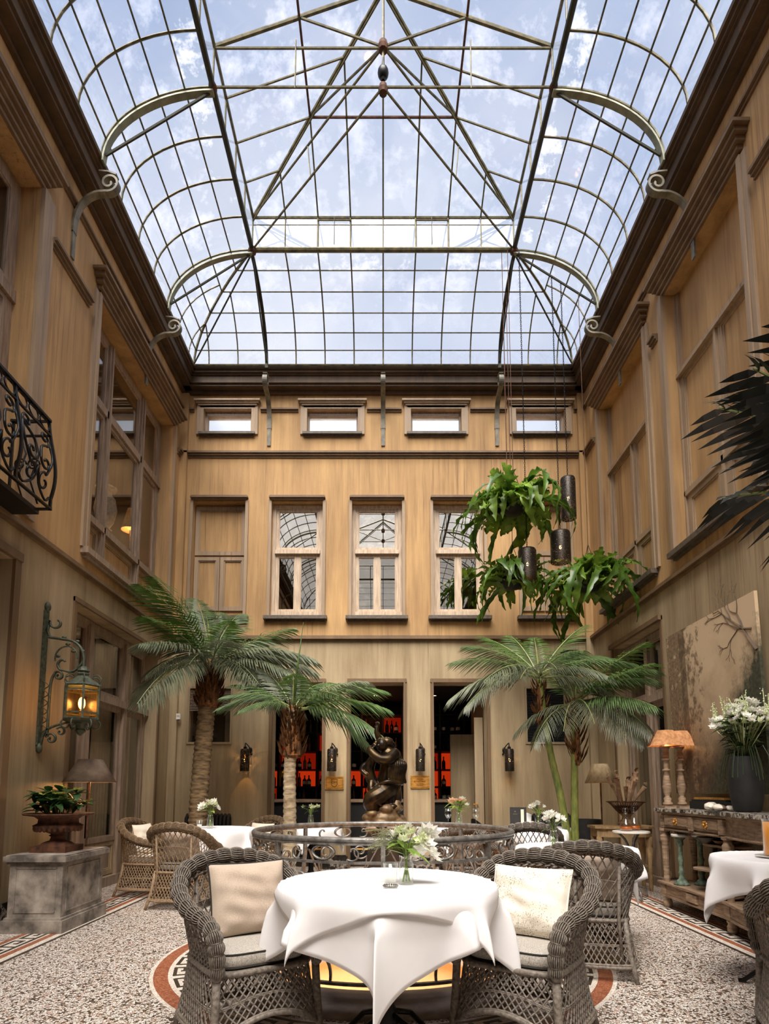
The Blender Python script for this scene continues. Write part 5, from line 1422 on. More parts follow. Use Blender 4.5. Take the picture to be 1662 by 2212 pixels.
MB().box(-.12, .12, -.1, .08, 0, .33).build('cabinet', 'speaker', t); MB().box(-.105, .105, -.108, -.1, .015, .315).build('grille', 'matt_black', t); MB().box(-.02, .02, .08, .16, .14, .2).build('wall_bracket', 'black', t)
t = thing('wall_sensor', 'small white sensor on the back wall by the left corner', 'sensor', (-3.21, 9.22, 2.31))
MB().box(-.03, .03, -.02, .02, 0, .09).build('case', 'white', t); MB().box(-.022, .022, -.026, -.02, .05, .08).build('lens', 'shell', t); MB().box(-.014, .014, -.012, .015, -.012, 0).build('mount', 'black', t)

# ---------------------------------------------------------------- left side: pedestal, urn, lantern, balcony
t = thing('stone_pedestal', 'square weathered stone pedestal by the left wall under the urn', 'pedestal', (0, 0, 0))
def rbox(mb, x0, x1, y0, y1, z0, z1): return mb.box(x0, x1, y0, y1, z0, z1)
px0, px1, py0, py1 = -3.20, -2.745, 5.18, 5.92
rbox(MB(), px0, px1, py0, py1, .12, .58).build('shaft', 'stone', t)
m = MB(); rbox(m, px0 - .035, px1 + .035, py0 - .035, py1 + .035, 0, .105); rbox(m, px0 - .018, px1 + .018, py0 - .018, py1 + .018, .105, .125); m.build('plinth', 'stone', t)
m = MB(); rbox(m, px0 - .02, px1 + .02, py0 - .02, py1 + .02, .575, .595); rbox(m, px0 - .04, px1 + .04, py0 - .04, py1 + .04, .595, .64); rbox(m, px0 - .025, px1 + .025, py0 - .025, py1 + .025, .64, .65); m.build('capstone', 'stone', t)
f = MB()
for a in ((px0 + .05, px0 + .06, .17, .54), (px1 - .06, px1 - .05, .17, .54)): f.box(a[0], a[1], py0 - .006, py0, a[2], a[3])
f.box(px0 + .05, px1 - .05, py0 - .006, py0, .165, .175); f.box(px0 + .05, px1 - .05, py0 - .006, py0, .535, .545)
for a in (py0 + .07, py1 - .08): f.box(px1, px1 + .006, a, a + .01, .17, .54)
f.box(px1, px1 + .006, py0 + .07, py1 - .07, .165, .175); f.box(px1, px1 + .006, py0 + .07, py1 - .07, .535, .545)
f.build('panel_bead', 'stone', t)
t = thing('iron_urn', 'rusty cast iron urn planted with poinsettia on the stone pedestal', 'urn', (-2.99, 5.52, .65))
MB().box(-.16, .16, -.16, .16, 0, .055).build('base', 'rust', t)
MB().lathe([(.15, .055), (.12, .08), (.065, .1), (.055, .13), (.075, .145), (.055, .155), (.1, .175), (.185, .2), (.21, .235), (.17, .255), (.165, .29), (.2, .315), (.29, .33), (.3, .345), (.28, .345), (.18, .33), (.001, .32)], 40, caps=False).build('bowl', 'rust', t, True)
gd = MB()
for q in range(26):
    a = q*2*pi/26; gd.ball((.185*cos(a), .185*sin(a), .212), .026, 7, 5, (.8, .8, 1.3))
gd.build('gadroons', 'rust', t, True)
MB().lathe([(.19, .322), (.1, .34), (.001, .345)], 20, caps=False).build('soil', 'soil', t)
rnd = random.Random(6)
lm = []
for k in range(3):
    q = MB(); leafm(q, (0, 0, 0), (1, 0, .15), .13, .075, .2 + .25*k); m_ = q.mesh('leaf'); m_.materials.append(MT['poinsettia']); m_.shade_smooth(); lm.append(m_)
q = MB(); leafm(q, (0, 0, 0), (1, 0, .3), .085, .04, .2); ym = q.mesh('bract'); ym.materials.append(MT['poin_yellow'])
stm = MB()
for k in range(20):
    a = rnd.uniform(0, 6.28); r = .21*sqrt(rnd.random()); h = rnd.uniform(.44, .62) - r*.4; x, y = r*cos(a), r*sin(a)
    stm.tube([(x*.5, y*.5, .33), (x, y, h)], .005, 5)
    for j in range(7): obj('leaf', rnd.choice(lm), t, (x, y, h - .03*rnd.random()), (0, rnd.uniform(-.55, .25), a + j*.9 + rnd.uniform(-.2, .2)))
    if k % 3 != 1:
        for j in range(6): obj('bract', ym, t, (x, y, h + .012), (0, rnd.uniform(-.3, .1), j*1.25 + a))
stm.build('stems', 'rachis', t)

# wall lantern on its scrolled bracket
t = thing('wall_lantern', 'green patinated wall lantern with lit bulb on a scrolled iron bracket', 'lantern', (-3.36, 5.74, 1.62))
MB().box(.0, .02, -.035, .035, .02, 1.36).build('back_plate', 'verdigris', t)
fn = MB(); fn.ball((.02, 0, 1.4), .035, 8, 6, (.8, 1, 1.5)); fn.ball((.02, 0, -.01), .035, 8, 6, (.8, 1, 1.5)); fn.build('finial', 'verdigris', t, True)
def iron_scroll(name, pts, w=.022, h=.009):
    rows = []; P = pts
    for i, p in enumerate(P):
        a, b = P[max(0, i-1)], P[min(len(P)-1, i+1)]; tg = (b-a).normalized(); nn = Vector((-tg.z, 0, tg.x))
        rows.append([p + nn*h + Vector((0, w/2, 0)), p + nn*h - Vector((0, w/2, 0)), p - nn*h - Vector((0, w/2, 0)), p - nn*h + Vector((0, w/2, 0))])
    MB().grid(rows, False, True).build(name, 'verdigris', t, True)
V = lambda x, z: Vector((x, 0, z))
iron_scroll('top_scroll', spiral((.12, 0, 1.24), .02, .075, pi*2.4, pi*.9, 22) + [V(.03, 1.16), V(.05, 1.11), V(.1, 1.08)])
iron_scroll('arm', crom([V(.05, 1.09), V(.16, 1.075), V(.3, 1.045), V(.385, .96), V(.41, .83), V(.4, .72)], 6), .03, .011)
iron_scroll('arm_scroll', crom([V(.41, .9), V(.385, .82), V(.3, .745), V(.2, .76)], 6) + spiral((.21, 0, .83), .075, .018, -pi*.6, pi*1.9*-1 + pi*.2, 26))
iron_scroll('vine_scroll', spiral((.24, 0, .89), .12, .1, pi*1.1, -pi*.05, 20), .012, .006)
iron_scroll('side_bar', crom([V(.09, .1), V(.09, .5), V(.1, .66), V(.13, .73)], 6) + spiral((.165, 0, .70), .05, .012, pi*.75, -pi*1.4, 22), .026, .008)
for k in range(6): iron_scroll('lattice_vine', crom([V(.02, .14 + k*.085), V(.075, .18 + k*.085), V(.02, .225 + k*.085)], 5), .01, .004)
iron_scroll('bottom_scroll', spiral((.13, 0, .08), .06, .014, pi*.9, -pi*1.3, 24), .026, .008)
iron_scroll('bottom_scroll', crom([V(.03, .02), V(.06, .14), V(.14, .2), V(.28, .24), V(.4, .25)], 6), .026, .008)
iron_scroll('bottom_scroll', spiral((.22, 0, .15), .05, .012, pi*.8, -pi*1.2, 22), .022, .007)
lf = MB()
for p in ((.2, .0, 1.09), (.33, 0, 1.05), (.39, 0, .95), (.3, 0, .95), (.24, 0, 1.02), (.15, 0, .9)):
    lf.ball(p, .02, 7, 5, (1.3, .5, .8))
lf.build('iron_leaves', 'verdigris', t, True)
LX, LZ = .41, .27      # lantern body
MB().lathe([(.0, .47), (.045, .47), (.06, .45), (.05, .43), (.085, .40), (.17, .345), (.18, .33), (.17, .325), (.01, .33)], 6, (LX, 0, LZ), caps=False).build('roof', 'verdigris', t)
MB().lathe([(.03, .46), (.06, .48), (.045, .51), (.015, .53)], 12, (LX, 0, LZ)).build('crown', 'verdigris', t)
lb = MB()
for k in range(6):
    a = k*pi/3; b = (k+1)*pi/3
    lb.bar([(LX + .165*cos(a), .165*sin(a), LZ), (LX + .165*cos(a), .165*sin(a), LZ + .335)], .02, .02, (cos(a), sin(a), 0))
    for z in (.01, .06, .28, .325): lb.bar([(LX + .163*cos(a), .163*sin(a), LZ + z), (LX + .163*cos(b), .163*sin(b), LZ + z)], .012, .014)
lb.build('cage', 'verdigris', t)
for k in range(6):
    a, b = k*pi/3, (k+1)*pi/3
    MB().slab([(LX + .155*cos(a), .155*sin(a), LZ + .01), (LX + .155*cos(b), .155*sin(b), LZ + .01), (LX + .155*cos(b), .155*sin(b), LZ + .325), (LX + .155*cos(a), .155*sin(a), LZ + .325)], .003).build('pane', 'lantern_glass', t)
    iron_scroll_pts = spiral((LX + .13*cos(a + .5), .13*sin(a + .5), LZ - .05), .05, .03, pi*.5, -pi, 14, (Vector((cos(a + .5), sin(a + .5), 0)), Vector((0, 0, 1))))
    MB().tube(iron_scroll_pts, .008, 6).build('foot_scroll', 'verdigris', t, True)
    MB().tube(spiral((LX + .13*cos(a), .13*sin(a), LZ + .39), .05, .045, -pi*.3, pi*.8, 10, (Vector((cos(a), sin(a), 0)), Vector((0, 0, 1)))), .006, 5).build('roof_scroll', 'verdigris', t, True)
MB().lathe([(.16, 0), (.15, -.02), (.06, -.03), (.04, -.09), (.05, -.11), (.02, -.15), (.0, -.16)], 12, (LX, 0, LZ)).build('bottom_cup', 'verdigris', t)
MB().lathe([(.02, 0), (.02, .08), (.012, .09)], 10, (LX, 0, LZ)).build('candle_tube', 'brass', t)
MB().ball((LX, 0, LZ + .16), .032, 12, 9, (1, 1, 1.9)).build('bulb', 'bulb', t, True)
light('bulb_light', (LX, 0, LZ + .17), 9, (1, .6, .25), .05, t)

# juliet balcony of the upper left French window
t = thing('iron_balcony', 'bombe wrought iron balcony before the upper left French window', 'balcony', (-3.36, 3.05, 3.66))
BL_ = 1.98
def bprof(z):   # projection of the belly against height
    k = z/.86; return .34 + .1*sin(pi*min(1, max(0, (1-k)*1.15)))**1.0*(1-k) + .06*(1-k)
def bp(u, z): return Vector((bprof(z), u, z))
MB().bar([(0, 0, .86), (.34, 0, .86), (.34, BL_, .86), (0, BL_, .86)], .045, .022).build('handrail', 'black', t)
MB().bar([bp(0, .72), bp(BL_, .72)], .02, .014).build('upper_rail', 'black', t); MB().bar([bp(0, .03), bp(BL_, .03)], .03, .014).build('lower_rail', 'black', t)
MB().bar([(0, BL_, .72), bp(BL_, .72)], .02, .014).build('end_rail', 'black', t); MB().bar([(0, BL_, .03), bp(BL_, .03)], .03, .014).build('end_rail', 'black', t)
for u in [0, .5, .99, 1.48, BL_]:
    MB().bar([bp(u, .02 + .84*i/16) for i in range(17)], .022, .022, (0, 1, 0)).build('post', 'black', t)
MB().bar([(0.02, BL_, z) for z in (.02, .86)], .02, .02, (0, 1, 0)).build('post', 'black', t)
for u in [.085 + .165*k for k in range(12)]:
    MB().tube([bp(u + .068*cos(2*pi*i/20), .79 + .058*sin(2*pi*i/20)) for i in range(20)], .007, 5, True).build('oval_ring', 'black', t, True)
def bscroll(pts, r=.011): MB().tube(crom([bp(u, z) for u, z in pts], 3), r, 6).build('scroll', 'black', t, True)
for c in (.25, .745, 1.235, 1.73):
    for s in (-1, 1):
        def sp2(cx, cz, r0, r1, a0, a1, n=18): return [(c + s*(cx + (r0+(r1-r0)*i/n)*cos(a0+(a1-a0)*i/n)), cz + (r0+(r1-r0)*i/n)*sin(a0+(a1-a0)*i/n)) for i in range(n+1)]
        bscroll(sp2(.13, .62, .015, .07, pi*2, -pi*.5))
        bscroll([(c + s*.13, .55), (c + s*.05, .50), (c + s*.03, .4)] + sp2(.1, .38, .07, .015, pi, pi*3))
        bscroll([(c + s*.2, .60), (c + s*.21, .45), (c + s*.12, .28)] + sp2(.1, .2, .085, .02, pi*.5, pi*2.4))
        bscroll([(c, .3), (c + s*.04, .16), (c + s*.16, .07), (c + s*.22, .12)])
for x0 in (.1, .22):
    MB().tube([(x0 + .06*cos(i*.5)*(1-i/26), BL_, .45 + .06*sin(i*.5)*(1-i/26)) for i in range(24)], .008, 5).build('scroll', 'black', t, True)
    MB().tube([(x0, BL_, .7), (x0 + .05, BL_, .55), (x0 - .02, BL_, .3), (x0 + .06, BL_, .08)], .008, 5).build('scroll', 'black', t, True)
MB().box(0, .3, 0, BL_, -.02, .02).build('floor_plate', 'black', t)

# ---------------------------------------------------------------- palms
def frond_mesh(name, L, droop, ll, lw, mat, seed, n=30, bare=.16, hang=.25):
    rnd = random.Random(seed)
    def rp(q): return Vector((L*(q - .16*droop*q*q), 0, L*(-droop*.55*q**2.2)))
    mb = MB(); fs = []
    for i in range(n):
        q = bare + (1-bare)*(i + .5)/n; p = rp(q); tg = (rp(min(1, q+.02)) - rp(q-.02)).normalized()
        for s in (-1, 1):
            ln = ll*(sin(pi*(.18 + .78*(q-bare)/(1-bare)))**.7)*rnd.uniform(.88, 1.1)
            fw = .30 + .75*q*q; d = (tg*fw + Vector((0, s, .10 + rnd.uniform(-.16, .16)))).normalized()
            side = d.cross(Vector((0, 0, 1))).normalized(); w = lw*rnd.uniform(.85, 1.15)
            g = hang + rnd.uniform(-.05, .08)
            a = p; b = p + d*ln*.35 - Vector((0, 0, 1))*ln*g*.12; c = p + d*ln*.7 - Vector((0, 0, 1))*ln*g*.5; e = p + d*ln - Vector((0, 0, 1))*ln*g*1.1
            mb.add([a, b - side*w/2, b + side*w/2, c - side*w*.42, c + side*w*.42, e], [(0, 1, 2), (1, 3, 4, 2), (3, 5, 4)])
    k = len(mb.f)
    mb.tube([rp(i/10) for i in range(11)], [.013*(1 - .8*i/10) + .002 for i in range(11)], 5, False, False)
    m = mb.mesh(name); m.materials.append(MT[mat]); m.materials.append(MT['rachis'])
    for i, p in enumerate(m.polygons): p.material_index = 0 if i < k else 1
    return m
def palm(name, label, loc, H, base_pts, tr, tm, fronds, FM, crown, fibre=None, group=None):
    """base_pts: trunk centre line relative to loc; fronds: (azimuth deg, elevation deg, scale, mesh index)"""
    t = thing(name, label, 'palm', loc, 0, group)
    P = crom(base_pts, 30 if tr[0] > .06 else 14); k = len(P); rs = []
    for i in range(k):
        f = i/(k-1); rs.append((tr[0] + (tr[1]-tr[0])*f)*(1 + (.10 if i % 3 == 0 else .05 if i % 3 == 1 else -.02)*(1 if tr[0] > .06 else .5)))
    MB().tube(P, rs, 14).build('trunk', tm, t, True)
    top = P[-1]
    if fibre:
        h, r0, r1, n = fibre; fb = MB(); rnd = random.Random(5)
        fb.lathe([(r0*.8, -h), (r1, -h*.92), (r1*.85, -h*.6), (r0, -.1), (r0*.6, .05)], 14, tuple(top + Vector((0, 0, h*0))))
        for i in range(n):
            a = rnd.uniform(0, 6.28); z = -h*rnd.uniform(.05, 1); f = -z/h; r = r0 + (r1-r0)*f
            b = top + Vector((r*.9*cos(a), r*.9*sin(a), z)); d = Vector((cos(a)*.35, sin(a)*.35, 1)).normalized(); l = rnd.uniform(.09, .2)*(h/.5)
            sd = Vector((-sin(a), cos(a), 0))*rnd.uniform(.008, .02)
            fb.add([b - sd, b + sd, b + d*l + sd*.25 + Vector((cos(a), sin(a), 0))*.02, b + d*l*.5 + Vector((cos(a), sin(a), 0))*.03], [(0, 1, 2, 3), (0, 3, 2, 1)])
        o = fb.build('leaf_bases', 'fibre', t); o['kind'] = 'stuff'
    for i, (az, el, s, mi) in enumerate(fronds):
        wx, wy = t.location.x + top.x, t.location.y + top.y
        for _ in range(30):      # keep the fronds off the walls
            l = 1.5*s*(1.0 if FM is FA else .8)*(.35 + .65*cos(R(el))); ex, ey = wx + l*cos(R(az)), wy + l*sin(R(az))
            if abs(ex) < 2.95 and ey < 9.0: break
            az += 6 if cos(R(az)) < 0 else -6
        o = obj('frond', FM[mi % len(FM)], t, top + Vector((0, 0, crown[0] + crown[1]*(i % 5)/5)), (0, R(-el), R(az)))
        o.rotation_euler = Matrix.Rotation(R(az), 4, 'Z').to_euler() if False else (0, R(-el), R(az)); o.scale = (s, s, s)
    return t
FA = [frond_mesh('frond_a', 1.45, .8, .46, .026, 'palm_grey', 1, 30, .16, .55), frond_mesh('frond_b', 1.4, 1.2, .46, .026, 'palm_grey', 2, 30, .16, .6), frond_mesh('frond_c', 1.45, .4, .44, .025, 'palm', 3, 30, .16, .4), frond_mesh('frond_d', 1.5, .65, .44, .025, 'palm_green', 4, 30, .16, .5)]
FB = [frond_mesh('frond_e', 1.2, .75, .40, .02, 'palm_green', 11, 30, .16, .55), frond_mesh('frond_f', 1.2, 1.05, .40, .02, 'palm', 12, 30, .16, .6), frond_mesh('frond_g', 1.15, .5, .38, .02, 'palm_grey', 13, 30, .16, .45)]
FC = [frond_mesh('frond_h', 1.1, .65, .36, .015, 'palm', 21, 34, .16, .5), frond_mesh('frond_i', 1.1, 1.0, .36, .015, 'palm_grey', 22, 34, .16, .6), frond_mesh('frond_j', 1.1, .35, .34, .015, 'palm_green', 23, 34, .16, .4)]
FD = [frond_mesh('frond_k', 1.05, .45, .38, .042, 'palm_shade', 31, 14, .16, .5)]
palm('palm_tree', 'big left palm with thick ringed trunk beside the rear left table', (-2.46, 7.95, 0), 2.9,
     [(0, 0, 0), (.0, 0, .8), (.03, 0, 1.6), (.07, 0, 2.3), (.1, 0, 2.92)], (.125, .10), 'trunk',
     [(180, 12, .95, 1), (160, 30, .85, 0), (205, 8, .95, 1), (140, 58, .95, 3), (125, 70, .95, 2), (100, 68, .9, 2), (165, 45, .8, 3), (195, 28, .8, 0), (230, 22, .7, 1),
      (75, 64, .85, 2), (55, 56, .85, 0), (40, 42, .9, 0), (20, 35, .95, 0), (5, 24, 1.0, 0), (-8, 12, 1.0, 1), (-20, 20, .9, 0), (-40, 22, .75, 1), (-60, 35, .7, 0), (270, 28, .6, 1), (25, 18, 1.0, 0), (300, 48, .7, 3), (-5, 38, .9, 2), (-12, 28, 1.05, 0), (10, 5, .95, 1), (-30, 8, .9, 1), (150, 75, .95, 3), (115, 80, .9, 0), (320, 15, .8, 1)],
     FA, (-.08, .1), (.62, .10, .15, 260))
palm('palm_tree', 'shorter palm with pale slender trunk before the left bar opening', (-1.13, 7.25, 0), 2.3,
     [(0, 0, 0), (.0, 0, .8), (-.01, 0, 1.5), (.02, 0, 2.2)], (.082, .065), 'trunk_pale',
     [(0, 28, 1.0, 0), (-12, 18, 1.0, 1), (12, 40, 1.0, 0), (-25, 32, .95, 2), (180, 35, .75, 1), (165, 52, .75, 0), (200, 45, .7, 1), (140, 60, .8, 2), (60, 55, .8, 0), (100, 66, .75, 2), (30, 52, .9, 0), (-50, 40, .8, 1), (220, 30, .6, 1), (-80, 50, .65, 0), (5, 8, .9, 1)],
     FB, (-.06, .08), (.62, .055, .115, 220))
for o in bpy.data.objects:
    if o.name == 'palm_tree.001':
        MB().tube([(.02, 0, 2.2), (.06, 0, 2.7), (.13, 0, 3.3)], [.016, .012, .003], 6).build('spear_leaf', 'palm_green', o, True)
palm('slender_palm', 'tall slender palm with green cane bending left from the clay pot', (2.12, 6.95, .62), 2.1,
     [(0.02, 0, 0), (-.05, 0, .5), (-.15, 0, 1.0), (-.22, 0, 1.5), (-.26, 0, 1.9)], (.045, .032), 'cane',
     [(180, 20, 1.0, 1), (165, 35, 1.0, 0), (195, 10, .95, 1), (140, 50, .9, 2), (215, 22, .85, 1), (110, 60, .85, 2), (80, 60, .8, 2), (40, 48, .85, 0), (15, 36, .95, 0), (0, 24, 1.0, 0), (-15, 12, .9, 1), (-40, 25, .8, 1), (240, 22, .7, 1), (270, 28, .65, 1), (-65, 32, .7, 0), (180, 46, .9, 0), (20, 58, .9, 2)],
     FC, (.0, .07), (.55, .03, .045, 60))
palm('slender_palm', 'shorter palm with upright green cane in the clay pot', (2.21, 6.92, .62), 1.7,
     [(0, 0, 0), (.01, 0, .5), (.03, 0, 1.1), (.05, 0, 1.62)], (.045, .034), 'cane',
     [(0, 14, .95, 0), (15, 28, 1.0, 2), (-15, 8, .9, 1), (35, 45, .95, 2), (60, 58, .8, 2), (170, 8, .7, 1), (200, -8, .7, 1), (240, 0, .65, 1), (270, 5, .65, 1), (300, -4, .75, 1), (330, 12, .9, 0), (120, 55, .7, 2), (90, 62, .7, 0), (-5, 34, .95, 0), (-30, 28, .9, 0), (5, 2, .85, 1)],
     FC, (-.04, .08), (.75, .038, .055, 70))
t = thing('clay_pot', 'grey clay pot that holds both slender right palms', 'pot', (2.17, 6.93, 0))
MB().lathe([(.13, 0), (.14, .02), (.165, .3), (.185, .55), (.19, .57), (.2, .58), (.2, .64), (.185, .64), (.175, .58), (.16, .56)], 32, caps=False).build('pot_body', simple('grey_brown_pot', '#4d453b', '#675d50', 14, rough=.75, bump=.2), t, True)
MB().lathe([(.178, .6), (.1, .62), (.001, .622)], 24, caps=False).build('soil', 'soil', t)
palm('broad_palm', 'palm at the right edge, broad leaves with shade put into their dark green', (2.38, 2.45, 0), 2.7,
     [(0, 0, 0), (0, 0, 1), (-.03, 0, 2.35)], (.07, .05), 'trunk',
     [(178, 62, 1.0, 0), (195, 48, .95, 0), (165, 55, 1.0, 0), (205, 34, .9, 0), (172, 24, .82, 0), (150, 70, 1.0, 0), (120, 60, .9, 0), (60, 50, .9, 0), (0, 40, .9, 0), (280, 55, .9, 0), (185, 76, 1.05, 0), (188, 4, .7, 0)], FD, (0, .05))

# ---------------------------------------------------------------- hanging ferns and pendant lamps
def strap_mesh(name, L, w, up, seed, mat, turn=None):
    rnd = random.Random(seed); n = 18; rows = []; ph = rnd.uniform(0, 6)
    for i in range(n+1):
        q = i/n; a = up - (turn or up + 1.5)*min(1, q*(1.45 if turn is None else 1))**.85
        if i == 0: p = Vector((0, 0, 0))
        else: p = p + Vector((cos(a), 0, sin(a)))*L/n
        nn = Vector((-sin(a), 0, cos(a))); ww = w*(.35 + .65*min(1, q*4))*(1 - max(0, q-.75)*3.4 if q > .75 else 1)
        row = []
        for s in (-1, -.5, 0, .5, 1):
            ruf = .24*ww*(sin(i*2.3 + ph + (0 if s > 0 else 1.5)) if abs(s) == 1 else .3*sin(i*2.3 + ph) if s else 0)
            row.append(p + Vector((0, s*ww/2 + ruf*.6*s, 0)) + nn*(abs(s)*.14*ww + ruf))
        rows.append(row)
    mb = MB().grid(rows); m = mb.mesh(name); m.materials.append(MT[mat]); m.shade_smooth(); return m
SM = [strap_mesh('leaf_a', .8, .10, 1.35, 1, 'fern'), strap_mesh('leaf_b', .52, .14, 1.25, 2, 'fern', 1.5), strap_mesh('leaf_c', 1.0, .085, 1.3, 3, 'fern_dark', 3.1), strap_mesh('leaf_d', .46, .15, .7, 4, 'fern', 1.5), strap_mesh('leaf_e', 1.1, .075, .95, 5, 'fern_dark', 2.75), strap_mesh('leaf_f', .42, .13, 1.5, 6, 'fern', 1.1)]
def chain_mb(z0, z1, x=0, y=0, r=.011):
    mb = MB(); n = int((z1-z0)/.03)
    for k in range(n):
        z = z0 + (k + .5)*(z1-z0)/n; ax = Vector((1, 0, 0)) if k % 2 else Vector((0, 1, 0))
        mb.tube([Vector((x, y, z)) + ax*r*.8*cos(i*pi/3) + Vector((0, 0, 1))*.02*sin(i*pi/3) for i in range(6)], .0036, 4, True)
    return mb
def fern(label, x, y, z, s, ztop, seed, n=44, dy=0):
    rnd = random.Random(seed); t = thing('hanging_fern', label, 'plant', (x, y, z), 0, 'hanging ferns')
    MB().lathe([(.02, -.16), (.12, -.14), (.16, -.05), (.165, .02), (.15, .02), (.13, -.06), (.001, -.1)], 20).build('basket', 'matt_black', t, True)
    MB().lathe([(.15, .0), (.08, .03), (.001, .04)], 16, caps=False).build('soil', 'soil', t)
    for k in range(3):
        a = k*2.1; MB().tube([(.16*cos(a), .16*sin(a), .02), (0, 0, .5)], .004, 4).build('wire', 'black', t)
    if ztop: MB().tube([(0, 0, .5), (0, 0, ztop - z)], .0045, 5).build('cord', 'rust', t)
    for k in range(n):
        a = k*2.39996 + rnd.uniform(-.2, .2); mi = rnd.choices(range(6), [6, 9, 7, 9, 6, 6])[0]
        o = obj('leaf', SM[mi], t, (.1*cos(a), .1*sin(a), -.04 + rnd.uniform(-.1, .06)), (rnd.uniform(-.7, .7), rnd.uniform(-.35, .45), a)); q = s*rnd.uniform(.75, 1.12); o.scale = (q, q, q)
fern('uppermost hanging fern, bright green ruffled leaves against the back wall', 1.80, 7.78, 5.13, 1.06, 9.0, 1, 100)
fern('lower left hanging fern, partly behind the lowest perforated pendant', 1.86, 8.2, 4.22, .9, 8.69, 2, 88)
fern('hanging fern closest to the right wall with long dangling leaves', 2.80, 7.78, 4.04, 1.04, 8.285, 3, 100)
def pendant(label, x, y, z0, z1, r, ztop, tilt=0):
    t = thing('pendant_lamp', label, 'lamp', (x, y, z0), 0, 'perforated pendant lamps'); h = z1 - z0
    MB().lathe([(r, 0), (r, h - .025), (r*.9, h), (.02, h)], 32, caps=False).build('lamp_shade', 'perforated', t, True)
    MB().lathe([(.02, h), (.02, h + .03), (.008, h + .05)], 10).build('cap', 'black', t)
    chain_mb(h + .045, ztop - z0).build('chain', 'black', t)
    MB().lathe([(.012, h*.62), (.014, h - .02)], 8).build('socket', 'brass', t)
    MB().ball((0, 0, h*.5), .018, 10, 7, (1, 1, 1.6)).build('bulb', 'bulb', t, True)
    light('bulb_light', (0, 0, h*.42), 1.4, (1, .6, .25), .02, t)
pendant('long perforated black pendant, highest of three, right of the upper fern', 2.56, 7.8, 4.92, 5.51, .102, 8.49)
pendant('wide perforated black pendant in the middle of the three', 2.43, 7.8, 4.30, 4.725, .136, 8.58)
pendant('perforated black pendant hanging lowest, before the lower left fern', 1.95, 7.72, 4.035, 4.447, .122, 8.9)
for k, (x, y, z0) in enumerate(((1.9, 8.6, 6.4), (1.72, 7.8, 5.6))):
    t = thing('hanging_rope', ('thin orange rope hanging left of the chains', 'thin orange rope hanging from the ring beam beside the fern')[k], 'rope', (x, y, z0))
    ztop = {0: 8.39, 1: 8.98}[k]
    MB().tube([(0, 0, 0), (.0, 0, (ztop - z0)*.5), (0, 0, ztop - z0)], .005, 5).build('cord_line', 'rust', t); MB().tube([(0, 0, ztop - z0), (.0, .0, ztop - z0 + .04)], .014, 6).build('hook', 'rust', t); MB().ball((0, 0, 0), .012, 6, 5).build('knot', 'rust', t)

# ---------------------------------------------------------------- sconces, plaques
def sconce(x, label, pw, side=1):
    t = thing('wall_sconce', label, 'sconce', (x, 9.17, 1.5), 0, 'perforated wall sconces')
    MB().lathe([(.072, 0), (.072, .325), (.06, .345), (.02, .35)], 28, caps=False).build('lamp_shade', 'perforated', t, True)
    MB().lathe([(.028, .345), (.026, .375), (.012, .385)], 12).build('cap', 'black', t)
    MB().tube(crom([(0, 0, .38), (0, .005, .42), (0, .03, .435), (.0 + .03*side, .075, .40), (.05*side, .12, .36)], 5), .008, 7).build('hook_arm', 'black', t, True)
    b = MB(); b.ball((.055*side, .115, .33), .03, 8, 6, (1, .5, 1.6)); b.ball((.075*side, .115, .27), .016, 8, 6, (1, .8, 1)); b.build('back_plate', 'black', t, True)
    MB().ball((0, 0, .17), .017, 10, 7, (1, 1, 1.5)).build('bulb', 'bulb', t, True)
    MB().lathe([(.01, .2), (.012, .33)], 8).build('socket', 'brass', t)
    light('bulb_light', (0, -.02, .17), pw, (1, .55, .2), .02, t)
sconce(-2.14, 'perforated black wall sconce left of the bar openings, glowing brightest', 9.0); sconce(-.795, 'perforated black wall sconce above the crest plaque', 5)
sconce(.575, 'perforated black wall sconce above the lettered plaque', 5); sconce(1.955, 'perforated black wall sconce right of the bar openings', 5, -1)
def text_mesh(body, size, name):
    c = bpy.data.curves.new(name, 'FONT'); c.body = body; c.size = size; c.align_x = 'CENTER'; c.align_y = 'CENTER'; c.extrude = .0012; c.resolution_u = 2
    o = bpy.data.objects.new(name, c); COL.objects.link(o); bpy.context.view_layer.update()
    m = bpy.data.meshes.new_from_object(o.evaluated_get(bpy.context.evaluated_depsgraph_get())); COL.objects.unlink(o); bpy.data.objects.remove(o); return m
t = thing('brass_plaque', 'brass plaque engraved with a shield crest on the left pier', 'plaque', (-.76, 9.293, 1.32))
MB().box(-.145, .145, -.012, 0, -.1, .1).build('plate', 'brass', t)
b = MB()
for a in ((-.125, .125, .078, .082), (-.125, .125, -.082, -.078), (-.127, -.123, -.082, .082), (.123, .127, -.082, .082)): b.box(a[0], a[1], -.0145, -.012, a[2], a[3])
b.build('engraved_border', 'brass_engraved', t)
sh = [(-.045, .06), (.045, .06), (.045, -.02), (.03, -.045), (0, -.062), (-.03, -.045), (-.045, -.02), (-.045, .06)]
b = MB().bar([Vector((x, -.0135, z)) for x, z in sh[:-1]], .007, .004, (0, 1, 0), True); b.build('shield', 'brass_engraved', t)
m = text_mesh('DM', .052, 'monogram'); m.materials.append(MT['brass_engraved']); obj('monogram', m, t, (0, -.0132, .005), (pi/2, 0, 0))
t = thing('brass_plaque', 'bright brass plaque engraved with lines of small capitals on the right pier', 'plaque', (.575, 9.293, 1.335))
MB().box(-.148, .148, -.012, 0, -.1, .1).build('plate', 'brass', t); b = MB()
for a in ((-.128, .128, .08, .083), (-.128, .128, -.083, -.08), (-.13, -.127, -.083, .083), (.127, .13, -.083, .083)): b.box(a[0], a[1], -.0145, -.012, a[2], a[3])
b.build('engraved_border', 'brass_engraved', t)
rnd = random.Random(2); b = MB()
